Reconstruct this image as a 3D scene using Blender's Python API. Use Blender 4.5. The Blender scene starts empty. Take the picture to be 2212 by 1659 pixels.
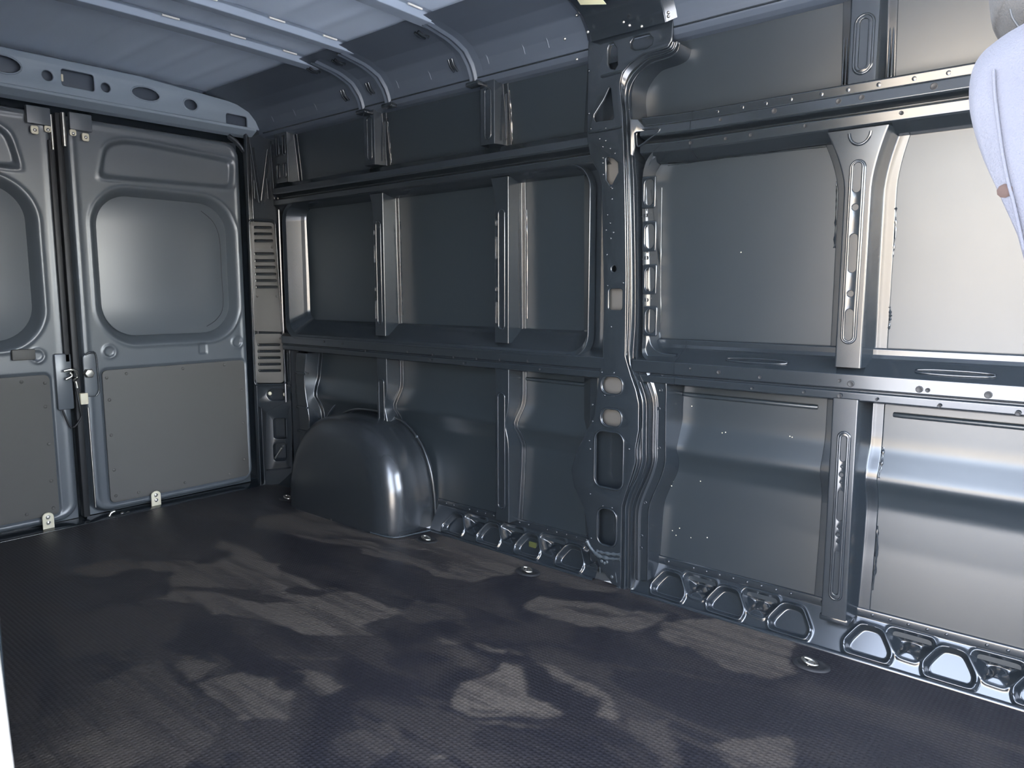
import bpy, bmesh, math, random
import numpy as np
from mathutils import Vector, Matrix

S = bpy.context.scene
COL = S.collection
rnd = random.Random(7)
PI = math.pi

# ---------------------------------------------------------------- camera, sky, sun, exposure
CAM_H, FPX = 1.0, 1600.0
YAW, PITCH = math.radians(49.4), math.radians(7.1)
cd = bpy.data.cameras.new('camera'); cam = bpy.data.objects.new('camera', cd); COL.objects.link(cam)
cd.sensor_width = 36.0; cd.lens = 36.0 * FPX / 2212.0; cd.clip_start = 0.02
fw = Vector((math.sin(YAW) * math.cos(PITCH), math.cos(YAW) * math.cos(PITCH), -math.sin(PITCH)))
rt = Vector((math.cos(YAW), -math.sin(YAW), 0)); up = rt.cross(fw)
cam.matrix_world = Matrix(((rt.x, up.x, -fw.x, 0), (rt.y, up.y, -fw.y, 0), (rt.z, up.z, -fw.z, CAM_H), (0, 0, 0, 1)))
S.camera = cam

w = bpy.data.worlds.new('sky'); S.world = w; w.use_nodes = True
nt = w.node_tree; nt.nodes.clear()
sky = nt.nodes.new('ShaderNodeTexSky'); sky.sky_type = 'NISHITA'; sky.sun_disc = False
sky.sun_elevation = math.radians(52); sky.sun_rotation = math.radians(135); sky.air_density = 1.0; sky.dust_density = 2.0
bg = nt.nodes.new('ShaderNodeBackground'); bg.inputs['Strength'].default_value = 2.25
ow = nt.nodes.new('ShaderNodeOutputWorld')
hs = nt.nodes.new('ShaderNodeHueSaturation'); hs.inputs['Saturation'].default_value = 0.55
nt.links.new(sky.outputs[0], hs.inputs['Color']); nt.links.new(hs.outputs[0], bg.inputs[0]); nt.links.new(bg.outputs[0], ow.inputs[0])

sd = bpy.data.lights.new('sun', 'SUN'); sd.energy = 19.0; sd.angle = math.radians(0.6); sd.color = (1.0, 0.93, 0.84)
sun = bpy.data.objects.new('sun', sd); COL.objects.link(sun)
SUN_EL = math.radians(52)
sun_dir = Vector((math.cos(SUN_EL) * 0.707, -math.cos(SUN_EL) * 0.707, math.sin(SUN_EL)))
sun.rotation_euler = sun_dir.to_track_quat('Z', 'Y').to_euler()

S.view_settings.view_transform = 'Standard'; S.view_settings.look = 'None'
S.view_settings.exposure = 1.12; S.view_settings.gamma = 1.0; S.view_settings.use_curve_mapping = False
S.cycles.use_denoising = True
S.cycles.max_bounces = 10; S.cycles.diffuse_bounces = 5; S.cycles.glossy_bounces = 6
S.cycles.sample_clamp_indirect = 4.0; S.cycles.caustics_reflective = True; S.cycles.caustics_refractive = False

# ---------------------------------------------------------------- measuring: a photo pixel to the point on a real plane of the van
def ray(px, py):
    return fw + rt * ((px - 1106) / FPX) - up * ((py - 829.5) / FPX)
def P(px, py, X=None, Y=None, Z=None):
    d = ray(px, py)
    t = X / d.x if X is not None else Y / d.y if Y is not None else (Z - CAM_H) / d.z
    return Vector((d.x * t, d.y * t, CAM_H + d.z * t))
def fp(px, py): p = P(px, py, Z=0); return p.x, p.y
def W(px, py, X=2.07):
    p = P(px, py, X=X); return (p.y, p.z)

# ---------------------------------------------------------------- materials
MATS = {}
def new_mat(name):
    m = bpy.data.materials.new(name); m.use_nodes = True
    b = m.node_tree.nodes['Principled BSDF']; MATS[name] = m
    return m, m.node_tree, b
def nodes(nt, *kinds): return [nt.nodes.new('ShaderNode' + k) for k in kinds]

def paint(name, col, rough, wob=0.0, fine=0.0, spec=0.5, metal=0.0, coat=0.0):
    m, t, b = new_mat(name)
    b.inputs['Base Color'].default_value = (*col, 1); b.inputs['Roughness'].default_value = rough
    b.inputs['Specular IOR Level'].default_value = spec; b.inputs['Metallic'].default_value = metal
    b.inputs['Coat Weight'].default_value = coat; b.inputs['Coat Roughness'].default_value = 0.15
    tc, n1, rm, mx = nodes(t, 'TexCoord', 'TexNoise', 'MapRange', 'Bump')
    n1.inputs['Scale'].default_value = 9.0; n1.inputs['Detail'].default_value = 4
    t.links.new(tc.outputs['Object'], n1.inputs['Vector'])
    rm.inputs['To Min'].default_value = rough - 0.012; rm.inputs['To Max'].default_value = rough + 0.02
    t.links.new(n1.outputs['Fac'], rm.inputs['Value']); t.links.new(rm.outputs[0], b.inputs['Roughness'])
    if wob or fine:
        n2, n3, b2 = nodes(t, 'TexNoise', 'TexNoise', 'Bump')
        n2.inputs['Scale'].default_value = 2.2; n2.inputs['Detail'].default_value = 1
        n3.inputs['Scale'].default_value = 420; n3.inputs['Detail'].default_value = 2
        for n in (n2, n3): t.links.new(tc.outputs['Object'], n.inputs['Vector'])
        mx.inputs['Distance'].default_value = wob; t.links.new(n2.outputs['Fac'], mx.inputs['Height'])
        b2.inputs['Distance'].default_value = fine; b2.inputs['Strength'].default_value = 0.5
        t.links.new(n3.outputs['Fac'], b2.inputs['Height']); t.links.new(mx.outputs[0], b2.inputs['Normal'])
        t.links.new(b2.outputs[0], b.inputs['Normal'])
    return m

M_SKIN = paint('dark_primer_skin', (0.021, 0.028, 0.034), 0.30, wob=0.0015, spec=0.78)
M_BODY = paint('dark_body_paint', (0.018, 0.023, 0.028), 0.18, spec=1.0)
M_ROOF = paint('roof_paint', (0.070, 0.085, 0.108), 0.42, wob=0.003, spec=0.6)
M_CEIL = paint('ceiling_veil_paint', (0.54, 0.62, 0.73), 0.5, wob=0.003, spec=0.5)  # lighter than the wall paint: brightness of the lens veil put into the colour
M_BOW = paint('bow_veil_paint', (0.26, 0.305, 0.37), 0.45, spec=0.5)  # the ceiling's veil-lightened colour, a step darker
M_DOOR = paint('door_paint', (0.082, 0.094, 0.106), 0.33, wob=0.002, spec=0.9)
M_COVER = paint('grey_fibre_board', (0.100, 0.096, 0.090), 0.55, fine=0.0003, spec=0.4)
M_TRIM = paint('black_plastic_trim', (0.082, 0.074, 0.064), 0.40, fine=0.0002, spec=0.6)
M_STEEL = paint('zinc_steel', (0.62, 0.60, 0.55), 0.28, metal=1.0)
M_CREAM = paint('cream_plastic', (0.72, 0.66, 0.50), 0.45)
M_RUBBER = paint('black_rubber', (0.02, 0.021, 0.023), 0.5)
M_SEAL = paint('sealant', (0.05, 0.062, 0.072), 0.30, wob=0.01)
M_PALE = paint('pale_seal_and_glint', (0.62, 0.60, 0.55), 0.6)
M_LABEL = paint('yellow_paper', (0.90, 0.86, 0.55), 0.7)
M_GREEN = paint('olive_green_paint', (0.075, 0.085, 0.03), 0.4)
M_WHITE = paint('white_outer_paint', (0.70, 0.70, 0.69), 0.35)
M_DARKIN = paint('cab_dark_plastic', (0.03, 0.03, 0.033), 0.6)

def fabric(name, col, col2):
    m, t, b = new_mat(name)
    b.inputs['Roughness'].default_value = 0.9; b.inputs['Sheen Weight'].default_value = 0.05
    tc, n1, cr, n2, bp = nodes(t, 'TexCoord', 'TexNoise', 'ValToRGB', 'TexNoise', 'Bump')
    n1.inputs['Scale'].default_value = 14; n1.inputs['Detail'].default_value = 5
    cr.color_ramp.elements[0].position = 0.35; cr.color_ramp.elements[0].color = (*col2, 1)
    cr.color_ramp.elements[1].position = 0.65; cr.color_ramp.elements[1].color = (*col, 1)
    n2.inputs['Scale'].default_value = 700
    for n in (n1, n2): t.links.new(tc.outputs['Object'], n.inputs['Vector'])
    t.links.new(n1.outputs['Fac'], cr.inputs[0]); t.links.new(cr.outputs[0], b.inputs['Base Color'])
    bp.inputs['Distance'].default_value = 0.0006; t.links.new(n2.outputs['Fac'], bp.inputs['Height'])
    t.links.new(bp.outputs[0], b.inputs['Normal'])
    return m
M_SEAT = fabric('pale_lavender_cloth', (0.072, 0.074, 0.088), (0.061, 0.063, 0.079))
M_HEAD = fabric('taupe_cloth', (0.040, 0.038, 0.036), (0.032, 0.031, 0.029))
M_STAIN = paint('brown_stain', (0.030, 0.016, 0.012), 0.9)

def ground_mat(name, c1, c2, sc):
    m, t, b = new_mat(name)
    b.inputs['Roughness'].default_value = 0.85
    tc, n1, cr = nodes(t, 'TexCoord', 'TexNoise', 'ValToRGB')
    n1.inputs['Scale'].default_value = sc; n1.inputs['Detail'].default_value = 8
    cr.color_ramp.elements[0].color = (*c1, 1); cr.color_ramp.elements[1].color = (*c2, 1)
    cr.color_ramp.elements[0].position = 0.35; cr.color_ramp.elements[1].position = 0.65
    t.links.new(tc.outputs['Object'], n1.inputs['Vector']); t.links.new(n1.outputs['Fac'], cr.inputs[0])
    t.links.new(cr.outputs[0], b.inputs['Base Color'])
    return m
M_ASPHALT = ground_mat('concrete_yard', (0.37, 0.385, 0.41), (0.43, 0.445, 0.465), 3.0)
M_FACADE = ground_mat('beige_render', (0.58, 0.495, 0.385), (0.64, 0.555, 0.44), 1.5)

def floor_mat():
    m, t, b = new_mat('dusty_rubber_mat')
    L = t.links.new
    tc, mp, vo, bp = nodes(t, 'TexCoord', 'Mapping', 'TexVoronoi', 'Bump')
    L(tc.outputs['Object'], mp.inputs['Vector'])
    # pimples of the rubber mat
    vo.inputs['Scale'].default_value = 85; vo.inputs['Randomness'].default_value = 0.0; vo.voronoi_dimensions = '2D'
    L(mp.outputs[0], vo.inputs['Vector'])
    r1, = nodes(t, 'MapRange'); r1.inputs['From Min'].default_value = 0.15; r1.inputs['From Max'].default_value = 0.45
    r1.inputs['To Min'].default_value = 1; r1.inputs['To Max'].default_value = 0
    L(vo.outputs['Distance'], r1.inputs['Value'])
    bp.inputs['Distance'].default_value = 0.0016; bp.inputs['Strength'].default_value = 0.7
    L(r1.outputs[0], bp.inputs['Height'])
    # dust: swept patches, stretched along the sweeping direction and warped
    def layer(rot, scx, scy, scale, lo, hi, det=4.0, dist=1.6, off=0.0):
        mm, nn, rr = nodes(t, 'Mapping', 'TexNoise', 'MapRange')
        mm.inputs['Rotation'].default_value = (0, 0, math.radians(rot)); mm.inputs['Scale'].default_value = (scx, scy, 1)
        mm.inputs['Location'].default_value = (off, off * 0.7, 0)
        L(tc.outputs['Object'], mm.inputs['Vector']); L(mm.outputs[0], nn.inputs['Vector'])
        nn.inputs['Scale'].default_value = scale; nn.inputs['Detail'].default_value = det
        nn.inputs['Roughness'].default_value = 0.45; nn.inputs['Distortion'].default_value = dist
        rr.inputs['From Min'].default_value = lo; rr.inputs['From Max'].default_value = hi; rr.clamp = True
        L(nn.outputs['Fac'], rr.inputs['Value']); return rr.outputs[0]
    def math_(op, a, c):
        n, = nodes(t, 'Math'); n.operation = op; n.use_clamp = True
        for i, v in enumerate((a, c)):
            if isinstance(v, (int, float)): n.inputs[i].default_value = v
            else: L(v, n.inputs[i])
        return n.outputs[0]
    at, = nodes(t, 'Attribute'); at.attribute_name = 'dust'; at.attribute_type = 'GEOMETRY'
    edge = layer(20, 1, 1, 16, 0.0, 1.0, 6, 0.3, 1.0)
    soft = math_('ADD', at.outputs['Fac'], math_('MULTIPLY', edge, 0.0))
    acc = soft
    streak = layer(52, 13, 1.0, 2.2, 0.50, 0.58, 6, 0.6)
    hand = layer(-25, 5, 1.2, 1.5, 0.56, 0.60, 5, 0.8, 3.0)
    keep = math_('SUBTRACT', 1.0, math_('MULTIPLY', streak, 0.45))
    dust = math_('MULTIPLY', acc, keep)
    thin = layer(15, 1.6, 1, 1.4, 0.47, 0.60, 6, 2.2, 7.0)
    dust = math_('MAXIMUM', dust, math_('MULTIPLY', thin, 0.16))
    dust = math_('MAXIMUM', dust, math_('MULTIPLY', hand, 0.22))
    grit = layer(0, 1, 1, 60, 0.35, 0.65, 3, 0)
    dust = math_('MULTIPLY', dust, math_('ADD', math_('MULTIPLY', grit, 0.45), 0.70))
    mix, rmix = nodes(t, 'Mix', 'MapRange')
    mix.data_type = 'RGBA'
    L(dust, mix.inputs['Factor'])
    mix.inputs['A'].default_value = (0.0150, 0.0145, 0.0185, 1); mix.inputs['B'].default_value = (0.082, 0.069, 0.057, 1)
    for s in mix.inputs:
        if s.type == 'RGBA' and s.name == 'A': s.default_value = (0.0150, 0.0145, 0.0185, 1)
        if s.type == 'RGBA' and s.name == 'B': s.default_value = (0.082, 0.069, 0.057, 1)
    L(mix.outputs['Result'] if mix.outputs['Result'].type == 'RGBA' else mix.outputs[2], b.inputs['Base Color'])
    rmix.inputs['To Min'].default_value = 0.42; rmix.inputs['To Max'].default_value = 0.70
    L(dust, rmix.inputs['Value']); L(rmix.outputs[0], b.inputs['Roughness'])
    b.inputs['Specular IOR Level'].default_value = 0.6
    L(bp.outputs[0], b.inputs['Normal'])
    return m
# dust films left on the mat where nobody has swept, outlined on the floor plane: (strength, outline)
DUST = [
 (0.95, ((147,1237),(257,1217),(367,1217),(433,1221),(499,1197),(455,1186),(453,1164),(521,1182),(606,1212),(697,1256),(800,1288),(910,1317),(850,1345),(845,1378),(800,1377),(697,1373),(550,1340),(440,1314),(341,1296),(382,1270),(367,1241),(294,1233),(239,1248),(158,1241))),
 (0.80, ((543,1116),(640,1105),(700,1122),(815,1161),(902,1169),(975,1161),(1062,1194),(1112,1208),(1100,1245),(1011,1259),(982,1252),(852,1219),(700,1180),(580,1133))),
 (0.55, ((1112,1208),(1243,1248),(1330,1275),(1300,1290),(1220,1268),(1110,1236))),
 (0.75, ((1145,1277),(1181,1290),(1387,1331),(1423,1335),(1405,1360),(1369,1368),(1279,1350),(1188,1317),(1148,1302))),
 (0.80, ((1415,1360),(1455,1352),(1620,1366),(1716,1393),(1723,1455),(1657,1459),(1547,1433),(1473,1400))),
 (0.95, ((989,1490),(1018,1462),(1047,1436),(1076,1436),(1127,1469),(1185,1498),(1232,1530),(1232,1546),(975,1530))),
 (0.80, ((1134,1425),(1224,1436),(1286,1462),(1333,1498),(1387,1534),(1387,1556),(1337,1545),(1311,1505),(1242,1469),(1152,1440))),
 (0.95, ((1040,1397),(1051,1384),(1091,1411),(1076,1418))), (0.75, ((968,1375),(1015,1378),(1018,1389),(975,1389))), (0.7, ((1096,1402),(1124,1408),(1123,1417),(1102,1412))),
 (0.45, ((30,1560),(184,1483),(352,1432),(345,1454),(433,1531),(459,1546),(422,1564),(389,1670),(30,1670))),
 (0.95, ((140,1590),(206,1560),(272,1546),(257,1571),(330,1601),(385,1670),(147,1670))),
 (0.75, ((385,1476),(477,1461),(551,1483),(631,1505),(573,1549),(477,1542),(433,1509))), (0.75, ((595,1472),(697,1472),(723,1487),(679,1505))),
 (0.50, ((551,1424),(752,1443),(734,1450),(587,1443))), (0.65, ((352,1454),(389,1435),(426,1446),(404,1465),(367,1469))),
 (0.80, ((892,1646),(924,1635),(971,1641),(917,1652))), (0.60, ((1565,1588),(1712,1580),(1741,1657),(1583,1670))), (0.40, ((1400,1544),(1484,1529),(1473,1654),(1400,1670))),
 (0.65, ((971,1543),(1062,1547),(1228,1577),(1062,1557))), (0.35, ((700,1600),(880,1560),(900,1600),(760,1670))), (0.35, ((880,1290),(1000,1300),(1010,1330),(930,1345))),
 (0.30, ((100,1330),(300,1300),(420,1330),(330,1400),(120,1420))), (0.4, ((940,1390),(1000,1400),(1010,1440),(950,1450))),
 (-0.85, ((385,1268),(500,1270),(624,1282),(690,1300),(560,1297),(450,1285))), (-0.8, ((620,1268),(660,1256),(740,1270),(700,1284))), (-0.9, ((330,1452),(352,1449),(430,1510),(480,1560),(440,1550),(380,1505))),
 (-0.7, ((700,1152),(860,1190),(980,1225),(960,1232),(820,1196),(690,1160))), (-0.6, ((1180,1312),(1300,1322),(1400,1345),(1290,1332))), (-0.7, ((990,1520),(1080,1522),(1230,1540),(1090,1532))),
]
M_FLOOR = floor_mat()

# ---------------------------------------------------------------- mesh helpers
def obj(name, me, mat=None, parent=None, kind=None, label=None):
    o = bpy.data.objects.new(name, me); COL.objects.link(o)
    if mat is not None:
        me.materials.clear(); me.materials.append(mat)
    if parent is not None:
        o.parent = parent; o.matrix_parent_inverse = parent.matrix_basis.inverted()
    if kind: o['kind'] = kind
    if label: o['label'] = label
    return o
def thing(name, label, cat, loc, rotz=0.0, group=None):
    o = bpy.data.objects.new(name, None); COL.objects.link(o); o.empty_display_size = 0.05
    o.location = loc; o.rotation_euler = (0, 0, rotz)
    o['label'] = label; o['category'] = cat
    if group: o['group'] = group
    return o
def struct(name, loc=(0, 0, 0)):
    o = bpy.data.objects.new(name, None); COL.objects.link(o); o.location = loc; o['kind'] = 'structure'; o.empty_display_size = 0.05
    return o
def mesh(verts, faces, sharp=38):
    me = bpy.data.meshes.new('m'); me.from_pydata([tuple(v) for v in verts], [], faces); me.update()
    for p in me.polygons: p.use_smooth = True
    if sharp: me.set_sharp_from_angle(angle=math.radians(sharp))
    return me
def join(parts):
    V, Fc = [], []
    for v, f in parts:
        o = len(V); V.extend(tuple(a) for a in v); Fc.extend([tuple(i + o for i in q) for q in f])
    return V, Fc
def grid_vf(A, closed_u=False, closed_v=False, flip=False):
    A = np.asarray(A, float); n, m, _ = A.shape
    idx = np.arange(n * m).reshape(n, m)
    a = idx if not closed_u else np.vstack([idx, idx[:1]])
    a = a if not closed_v else np.hstack([a, a[:, :1]])
    q = np.stack([a[:-1, :-1], a[1:, :-1], a[1:, 1:], a[:-1, 1:]], -1).reshape(-1, 4)
    if flip: q = q[:, ::-1]
    return A.reshape(-1, 3), [tuple(map(int, r)) for r in q]
def fillet(pts, r, n=3, sup=0.0012, closed=False):
    """round the corners of a polyline, with a support point next to each bend"""
    pts = [Vector(p) for p in pts]; N = len(pts); out = []
    rr = r if isinstance(r, (list, tuple)) else [r] * N
    for i in range(N):
        if not closed and i in (0, N - 1): out.append(pts[i]); continue
        a, b, c = pts[i - 1], pts[i], pts[(i + 1) % N]
        d1, d2 = (a - b), (c - b); l1, l2 = d1.length, d2.length
        if l1 < 1e-9 or l2 < 1e-9: out += [b] * (n + 3); continue
        d1 /= l1; d2 /= l2
        cs = max(-1, min(1, d1.dot(d2))); ang = math.acos(cs)
        tl = rr[i] / max(math.tan(ang / 2), 1e-3)
        tl = min(tl, 0.45 * l1, 0.45 * l2)
        s = min(sup, 0.04 * min(l1, l2))
        p0, p1 = b + d1 * tl, b + d2 * tl
        out.append(p0 + d1 * s)
        for k in range(n + 1):
            t = k / n
            q = p0 * (1 - t) ** 2 + b * 2 * t * (1 - t) + p1 * t * t
            out.append(q)
        out.append(p1 + d2 * s)
    return out
def loft(rows, r=0.004, n=3, sharp=60, flip=False, closed_u=False, closed_v=False, caps=False):
    A = [fillet(row, r, n, closed=closed_v) for row in rows]
    v, f = grid_vf(A, closed_u, closed_v, flip)
    if caps:
        m = len(A[0]); f = f + [tuple(range(m))[::-1], tuple(range(len(v) - m, len(v)))]
    return mesh(v, f, sharp)
def extrude_y(prof, y0, y1, r=0.004, n=3, ys=None):
    ys = ys or [y0, y1]
    return loft([[(x, y, z) for x, z in prof] for y in ys], r, n)
def smooth_path(pts, k=4, closed=False):
    """Catmull-Rom through the points"""
    pts = [np.array(p, float) for p in pts]; N = len(pts); out = []
    rng = range(N if closed else N - 1)
    for i in rng:
        g = (lambda j: pts[j % N]) if closed else (lambda j: pts[min(max(j, 0), N - 1)])
        p0, p1, p2, p3 = g(i - 1), g(i), g(i + 1), g(i + 2)
        for j in range(k):
            t = j / k
            out.append(0.5 * ((2 * p1) + (-p0 + p2) * t + (2 * p0 - 5 * p1 + 4 * p2 - p3) * t * t + (-p0 + 3 * p1 - 3 * p2 + p3) * t ** 3))
    if not closed: out.append(pts[-1])
    return out
def tube_vf(path, r, closed=False, seg=8):
    path = [Vector(p) for p in path]; N = len(path); rows = []
    yr = [p.y for p in path]; zr = [p.z for p in path]
    up0 = Vector((0.011, 1, 0.017)) if max(yr) - min(yr) < 0.004 else Vector((1, 0, 0.017))
    for i in range(N):
        t = (path[(i + 1) % N] - path[i - 1]) if closed or 0 < i < N - 1 else (path[1] - path[0] if i == 0 else path[-1] - path[-2])
        t.normalize(); a = up0 - t * up0.dot(t)
        if a.length < 1e-3: a = Vector((0, 0.1, 1)) - t * t.z
        a.normalize(); b = t.cross(a)
        rad = r[i] if isinstance(r, (list, tuple)) else r
        rows.append([path[i] + a * (rad * math.cos(2 * PI * k / seg)) + b * (rad * math.sin(2 * PI * k / seg)) for k in range(seg)])
    v, f = grid_vf([[tuple(q) for q in row] for row in rows], closed, True)
    if not closed: f = f + [tuple(range(seg)), tuple(range(len(v) - seg, len(v)))[::-1]]
    return v, f
def tube(path, r, closed=False, seg=8): return mesh(*tube_vf(path, r, closed, seg), 50)
def rrect(u0, u1, v0, v1, r, n=6):
    r = min(r, abs(u1 - u0) / 2 * .999, abs(v1 - v0) / 2 * .999); out = []
    for cx, cy, a0 in ((u1 - r, v1 - r, 0), (u0 + r, v1 - r, 90), (u0 + r, v0 + r, 180), (u1 - r, v0 + r, 270)):
        for k in range(n + 1):
            a = math.radians(a0 + 90 * k / n); out.append((cx + r * math.cos(a), cy + r * math.sin(a)))
    return out
def circ(u, v, r, n=14, ry=None): return [(u + r * math.cos(2 * PI * k / n), v + (ry or r) * math.sin(2 * PI * k / n)) for k in range(n)]
def plate_mesh(loops, t, bev, fmap, res=2):
    """flat sheet with holes and rolled edges; fmap(u, v, w) puts it in the van (w towards the viewer's side)"""
    cu = bpy.data.curves.new('c', 'CURVE'); cu.dimensions = '2D'; cu.fill_mode = 'BOTH'
    cu.extrude = max(t / 2 - bev, 0.0001); cu.bevel_depth = bev; cu.bevel_resolution = res; cu.offset = -bev
    for lp in loops:
        s = cu.splines.new('POLY'); s.points.add(len(lp) - 1); s.use_cyclic_u = True
        for p, q in zip(s.points, lp): p.co = (q[0], q[1], 0, 1)
    o = bpy.data.objects.new('c', cu); COL.objects.link(o)
    dg = bpy.context.evaluated_depsgraph_get()
    me = bpy.data.meshes.new_from_object(o.evaluated_get(dg))
    bpy.data.objects.remove(o); bpy.data.curves.remove(cu)
    bm = bmesh.new(); bm.from_mesh(me); bmesh.ops.remove_doubles(bm, verts=bm.verts, dist=1e-5)
    flat = []
    for f_ in bm.faces: f_.smooth = abs(f_.normal.z) < 0.985
    for v in bm.verts: v.co = fmap(v.co.x, v.co.y, v.co.z)
    bmesh.ops.recalc_face_normals(bm, faces=bm.faces)
    bm.to_mesh(me); bm.free(); me.set_sharp_from_angle(angle=math.radians(50))
    return me
def on_wall(X, t): return lambda u, v, w: Vector((X + t / 2 - w, u, v))        # front face of the sheet at X
def on_rear(Y, t): return lambda u, v, w: Vector((u, Y + t / 2 - w, v))        # front face at Y
def wall_plate(name, loops, X, t, bev, mat, parent, label=None):
    return obj(name, plate_mesh(loops, t, bev, on_wall(X, t)), mat, parent, label=label)
def stadium_rim(y0, y1, z0, z1, X, r, seg=8):
    path = [(X, u, v) for u, v in rrect(y0, y1, z0, z1, min(abs(y1 - y0), abs(z1 - z0)) / 2, 7)]
    return tube_vf(path, r, True, seg)
def dome_vf(c, nrm, r, h, seg=8):
    n = Vector(nrm).normalized(); a = n.orthogonal().normalized(); b = n.cross(a); c = Vector(c)
    V = []; Fc = []
    for k, (rr, hh) in enumerate(((1.0, 0.0), (0.8, 0.6), (0.4, 0.93))):
        for j in range(seg):
            th = 2 * PI * j / seg; V.append(tuple(c + a * (r * rr * math.cos(th)) + b * (r * rr * math.sin(th)) + n * (h * hh)))
    V.append(tuple(c + n * h))
    for k in range(2):
        for j in range(seg): Fc.append((k * seg + j, k * seg + (j + 1) % seg, (k + 1) * seg + (j + 1) % seg, (k + 1) * seg + j))
    for j in range(seg): Fc.append((2 * seg + j, 2 * seg + (j + 1) % seg, 3 * seg))
    return V, Fc
def pit_vf(c, nrm, r, seg=10):
    """drilled hole: a short dark cup with a proud rim"""
    n = Vector(nrm).normalized(); a = n.orthogonal().normalized(); b = n.cross(a); c = Vector(c); V = []; Fc = []
    prof = ((1.25, 0.0), (1.1, 0.0009), (0.95, 0.0008), (0.8, 0.0003), (0.0, 0.0002))
    for rr, hh in prof[:-1]:
        for j in range(seg):
            th = 2 * PI * j / seg; V.append(tuple(c + a * (r * rr * math.cos(th)) + b * (r * rr * math.sin(th)) + n * hh))
    V.append(tuple(c + n * 0.0002))
    for k in range(3):
        for j in range(seg): Fc.append((k * seg + j, k * seg + (j + 1) % seg, (k + 1) * seg + (j + 1) % seg, (k + 1) * seg + j))
    for j in range(seg): Fc.append((3 * seg + j, 3 * seg + (j + 1) % seg, 4 * seg))
    return V, Fc
def box_vf(x0, x1, y0, y1, z0, z1):
    V = [(x, y, z) for x in (x0, x1) for y in (y0, y1) for z in (z0, z1)]
    return V, [(0, 1, 3, 2), (4, 6, 7, 5), (0, 4, 5, 1), (2, 3, 7, 6), (0, 2, 6, 4), (1, 5, 7, 3)]
def bevel_box(x0, x1, y0, y1, z0, z1, b, seg=2, T=None):
    me = bpy.data.meshes.new('m'); bm = bmesh.new()
    v, f = box_vf(x0, x1, y0, y1, z0, z1); vs = [bm.verts.new(q) for q in v]
    for q in f: bm.faces.new([vs[i] for i in q])
    bmesh.ops.recalc_face_normals(bm, faces=bm.faces)
    bmesh.ops.bevel(bm, geom=bm.edges[:], offset=b, segments=seg, affect='EDGES', profile=0.5)
    if T is not None: bmesh.ops.transform(bm, matrix=T, verts=bm.verts)
    for q in bm.faces: q.smooth = True
    bm.to_mesh(me); bm.free(); me.set_sharp_from_angle(angle=math.radians(40))
    return me
def sstep(x, a, b):
    t = np.clip((x - a) / (b - a), 0, 1); return t * t * (3 - 2 * t)
def sd_rrect(U, V, u0, u1, v0, v1, r):
    qx = np.abs(U - (u0 + u1) / 2) - (u1 - u0) / 2 + r; qy = np.abs(V - (v0 + v1) / 2) - (v1 - v0) / 2 + r
    return np.hypot(np.maximum(qx, 0), np.maximum(qy, 0)) + np.minimum(np.maximum(qx, qy), 0) - r
def sd_poly(U, V, pts, r=0.0):
    """distance to a convex polygon (counter-clockwise) with softened corners"""
    d = None; k = 0.0025 + r
    for (a, b), (c, e) in zip(pts, pts[1:] + pts[:1]):
        L = math.hypot(c - a, e - b); nx, ny = (e - b) / L, -(c - a) / L
        q = (U - a) * nx + (V - b) * ny
        d = np.exp(q / k) if d is None else d + np.exp(np.clip(q / k, -60, 30))
    return k * np.log(d + 1e-12)

# ---------------------------------------------------------------- the van body: main planes (metres)
XF, XS = 2.07, 2.155          # inner faces of pillars and rails; outer skin
YR = 3.50                     # rear doors
ROOF = 1.93
XL = 0.25                     # near side of the van, with the open sliding door

# floor
ys = np.concatenate([np.linspace(-1.4, 0.0, 12)[:-1], np.arange(0.0, 3.56, 0.0075), [3.56]]); xs = np.concatenate([[0.18, 0.4, 0.55], np.arange(0.65, 2.088, 0.0075), [2.088]])
U, V = np.meshgrid(ys, xs, indexing='ij')
v, f = grid_vf(np.stack([V, U, np.zeros_like(U)], -1), flip=True)
rs_ = np.random.RandomState(3); wx = np.zeros_like(U); wy = np.zeros_like(U)
for k in range(26):      # wobble of the dust edges
    fr = 6 * 1.22 ** k * 0.9; a_, ph, q_ = rs_.rand() * PI * 2, rs_.rand() * 7, rs_.rand() * 7
    arg = fr * (V * math.cos(a_) + U * math.sin(a_)); am_ = 0.040 / (1 + fr * 0.20)
    wx += am_ * np.sin(arg + ph); wy += am_ * np.sin(arg + q_)
PX, PY = V + wx, U + wy; dustv = np.zeros_like(U)
for st_, pl in DUST:
    q = [fp(*p_) for p_ in pl]; ins = np.zeros(U.shape, bool)
    for (x1, y1), (x2, y2) in zip(q, q[1:] + q[:1]):
        if abs(y2 - y1) < 1e-9: continue
        ins ^= ((y1 > PY) != (y2 > PY)) & (PX < (x2 - x1) * (PY - y1) / (y2 - y1) + x1)
    if st_ > 0: dustv = np.where(ins, np.maximum(dustv, st_), dustv)
    else: dustv = np.where(ins, dustv * (1 + st_), dustv)
dustv[1:-1, 1:-1] = (dustv[1:-1, 1:-1] * 2 + dustv[:-2, 1:-1] + dustv[2:, 1:-1] + dustv[1:-1, :-2] + dustv[1:-1, 2:]) / 6
fme = mesh(v, f, None)
fme.attributes.new('dust', 'FLOAT', 'POINT').data.foreach_set('value', dustv.reshape(-1).astype(np.float32))
floor = obj('floor', fme, M_FLOOR, None, 'structure')
floor['label'] = 'dark pimpled rubber load floor with swept dust patches'

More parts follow.
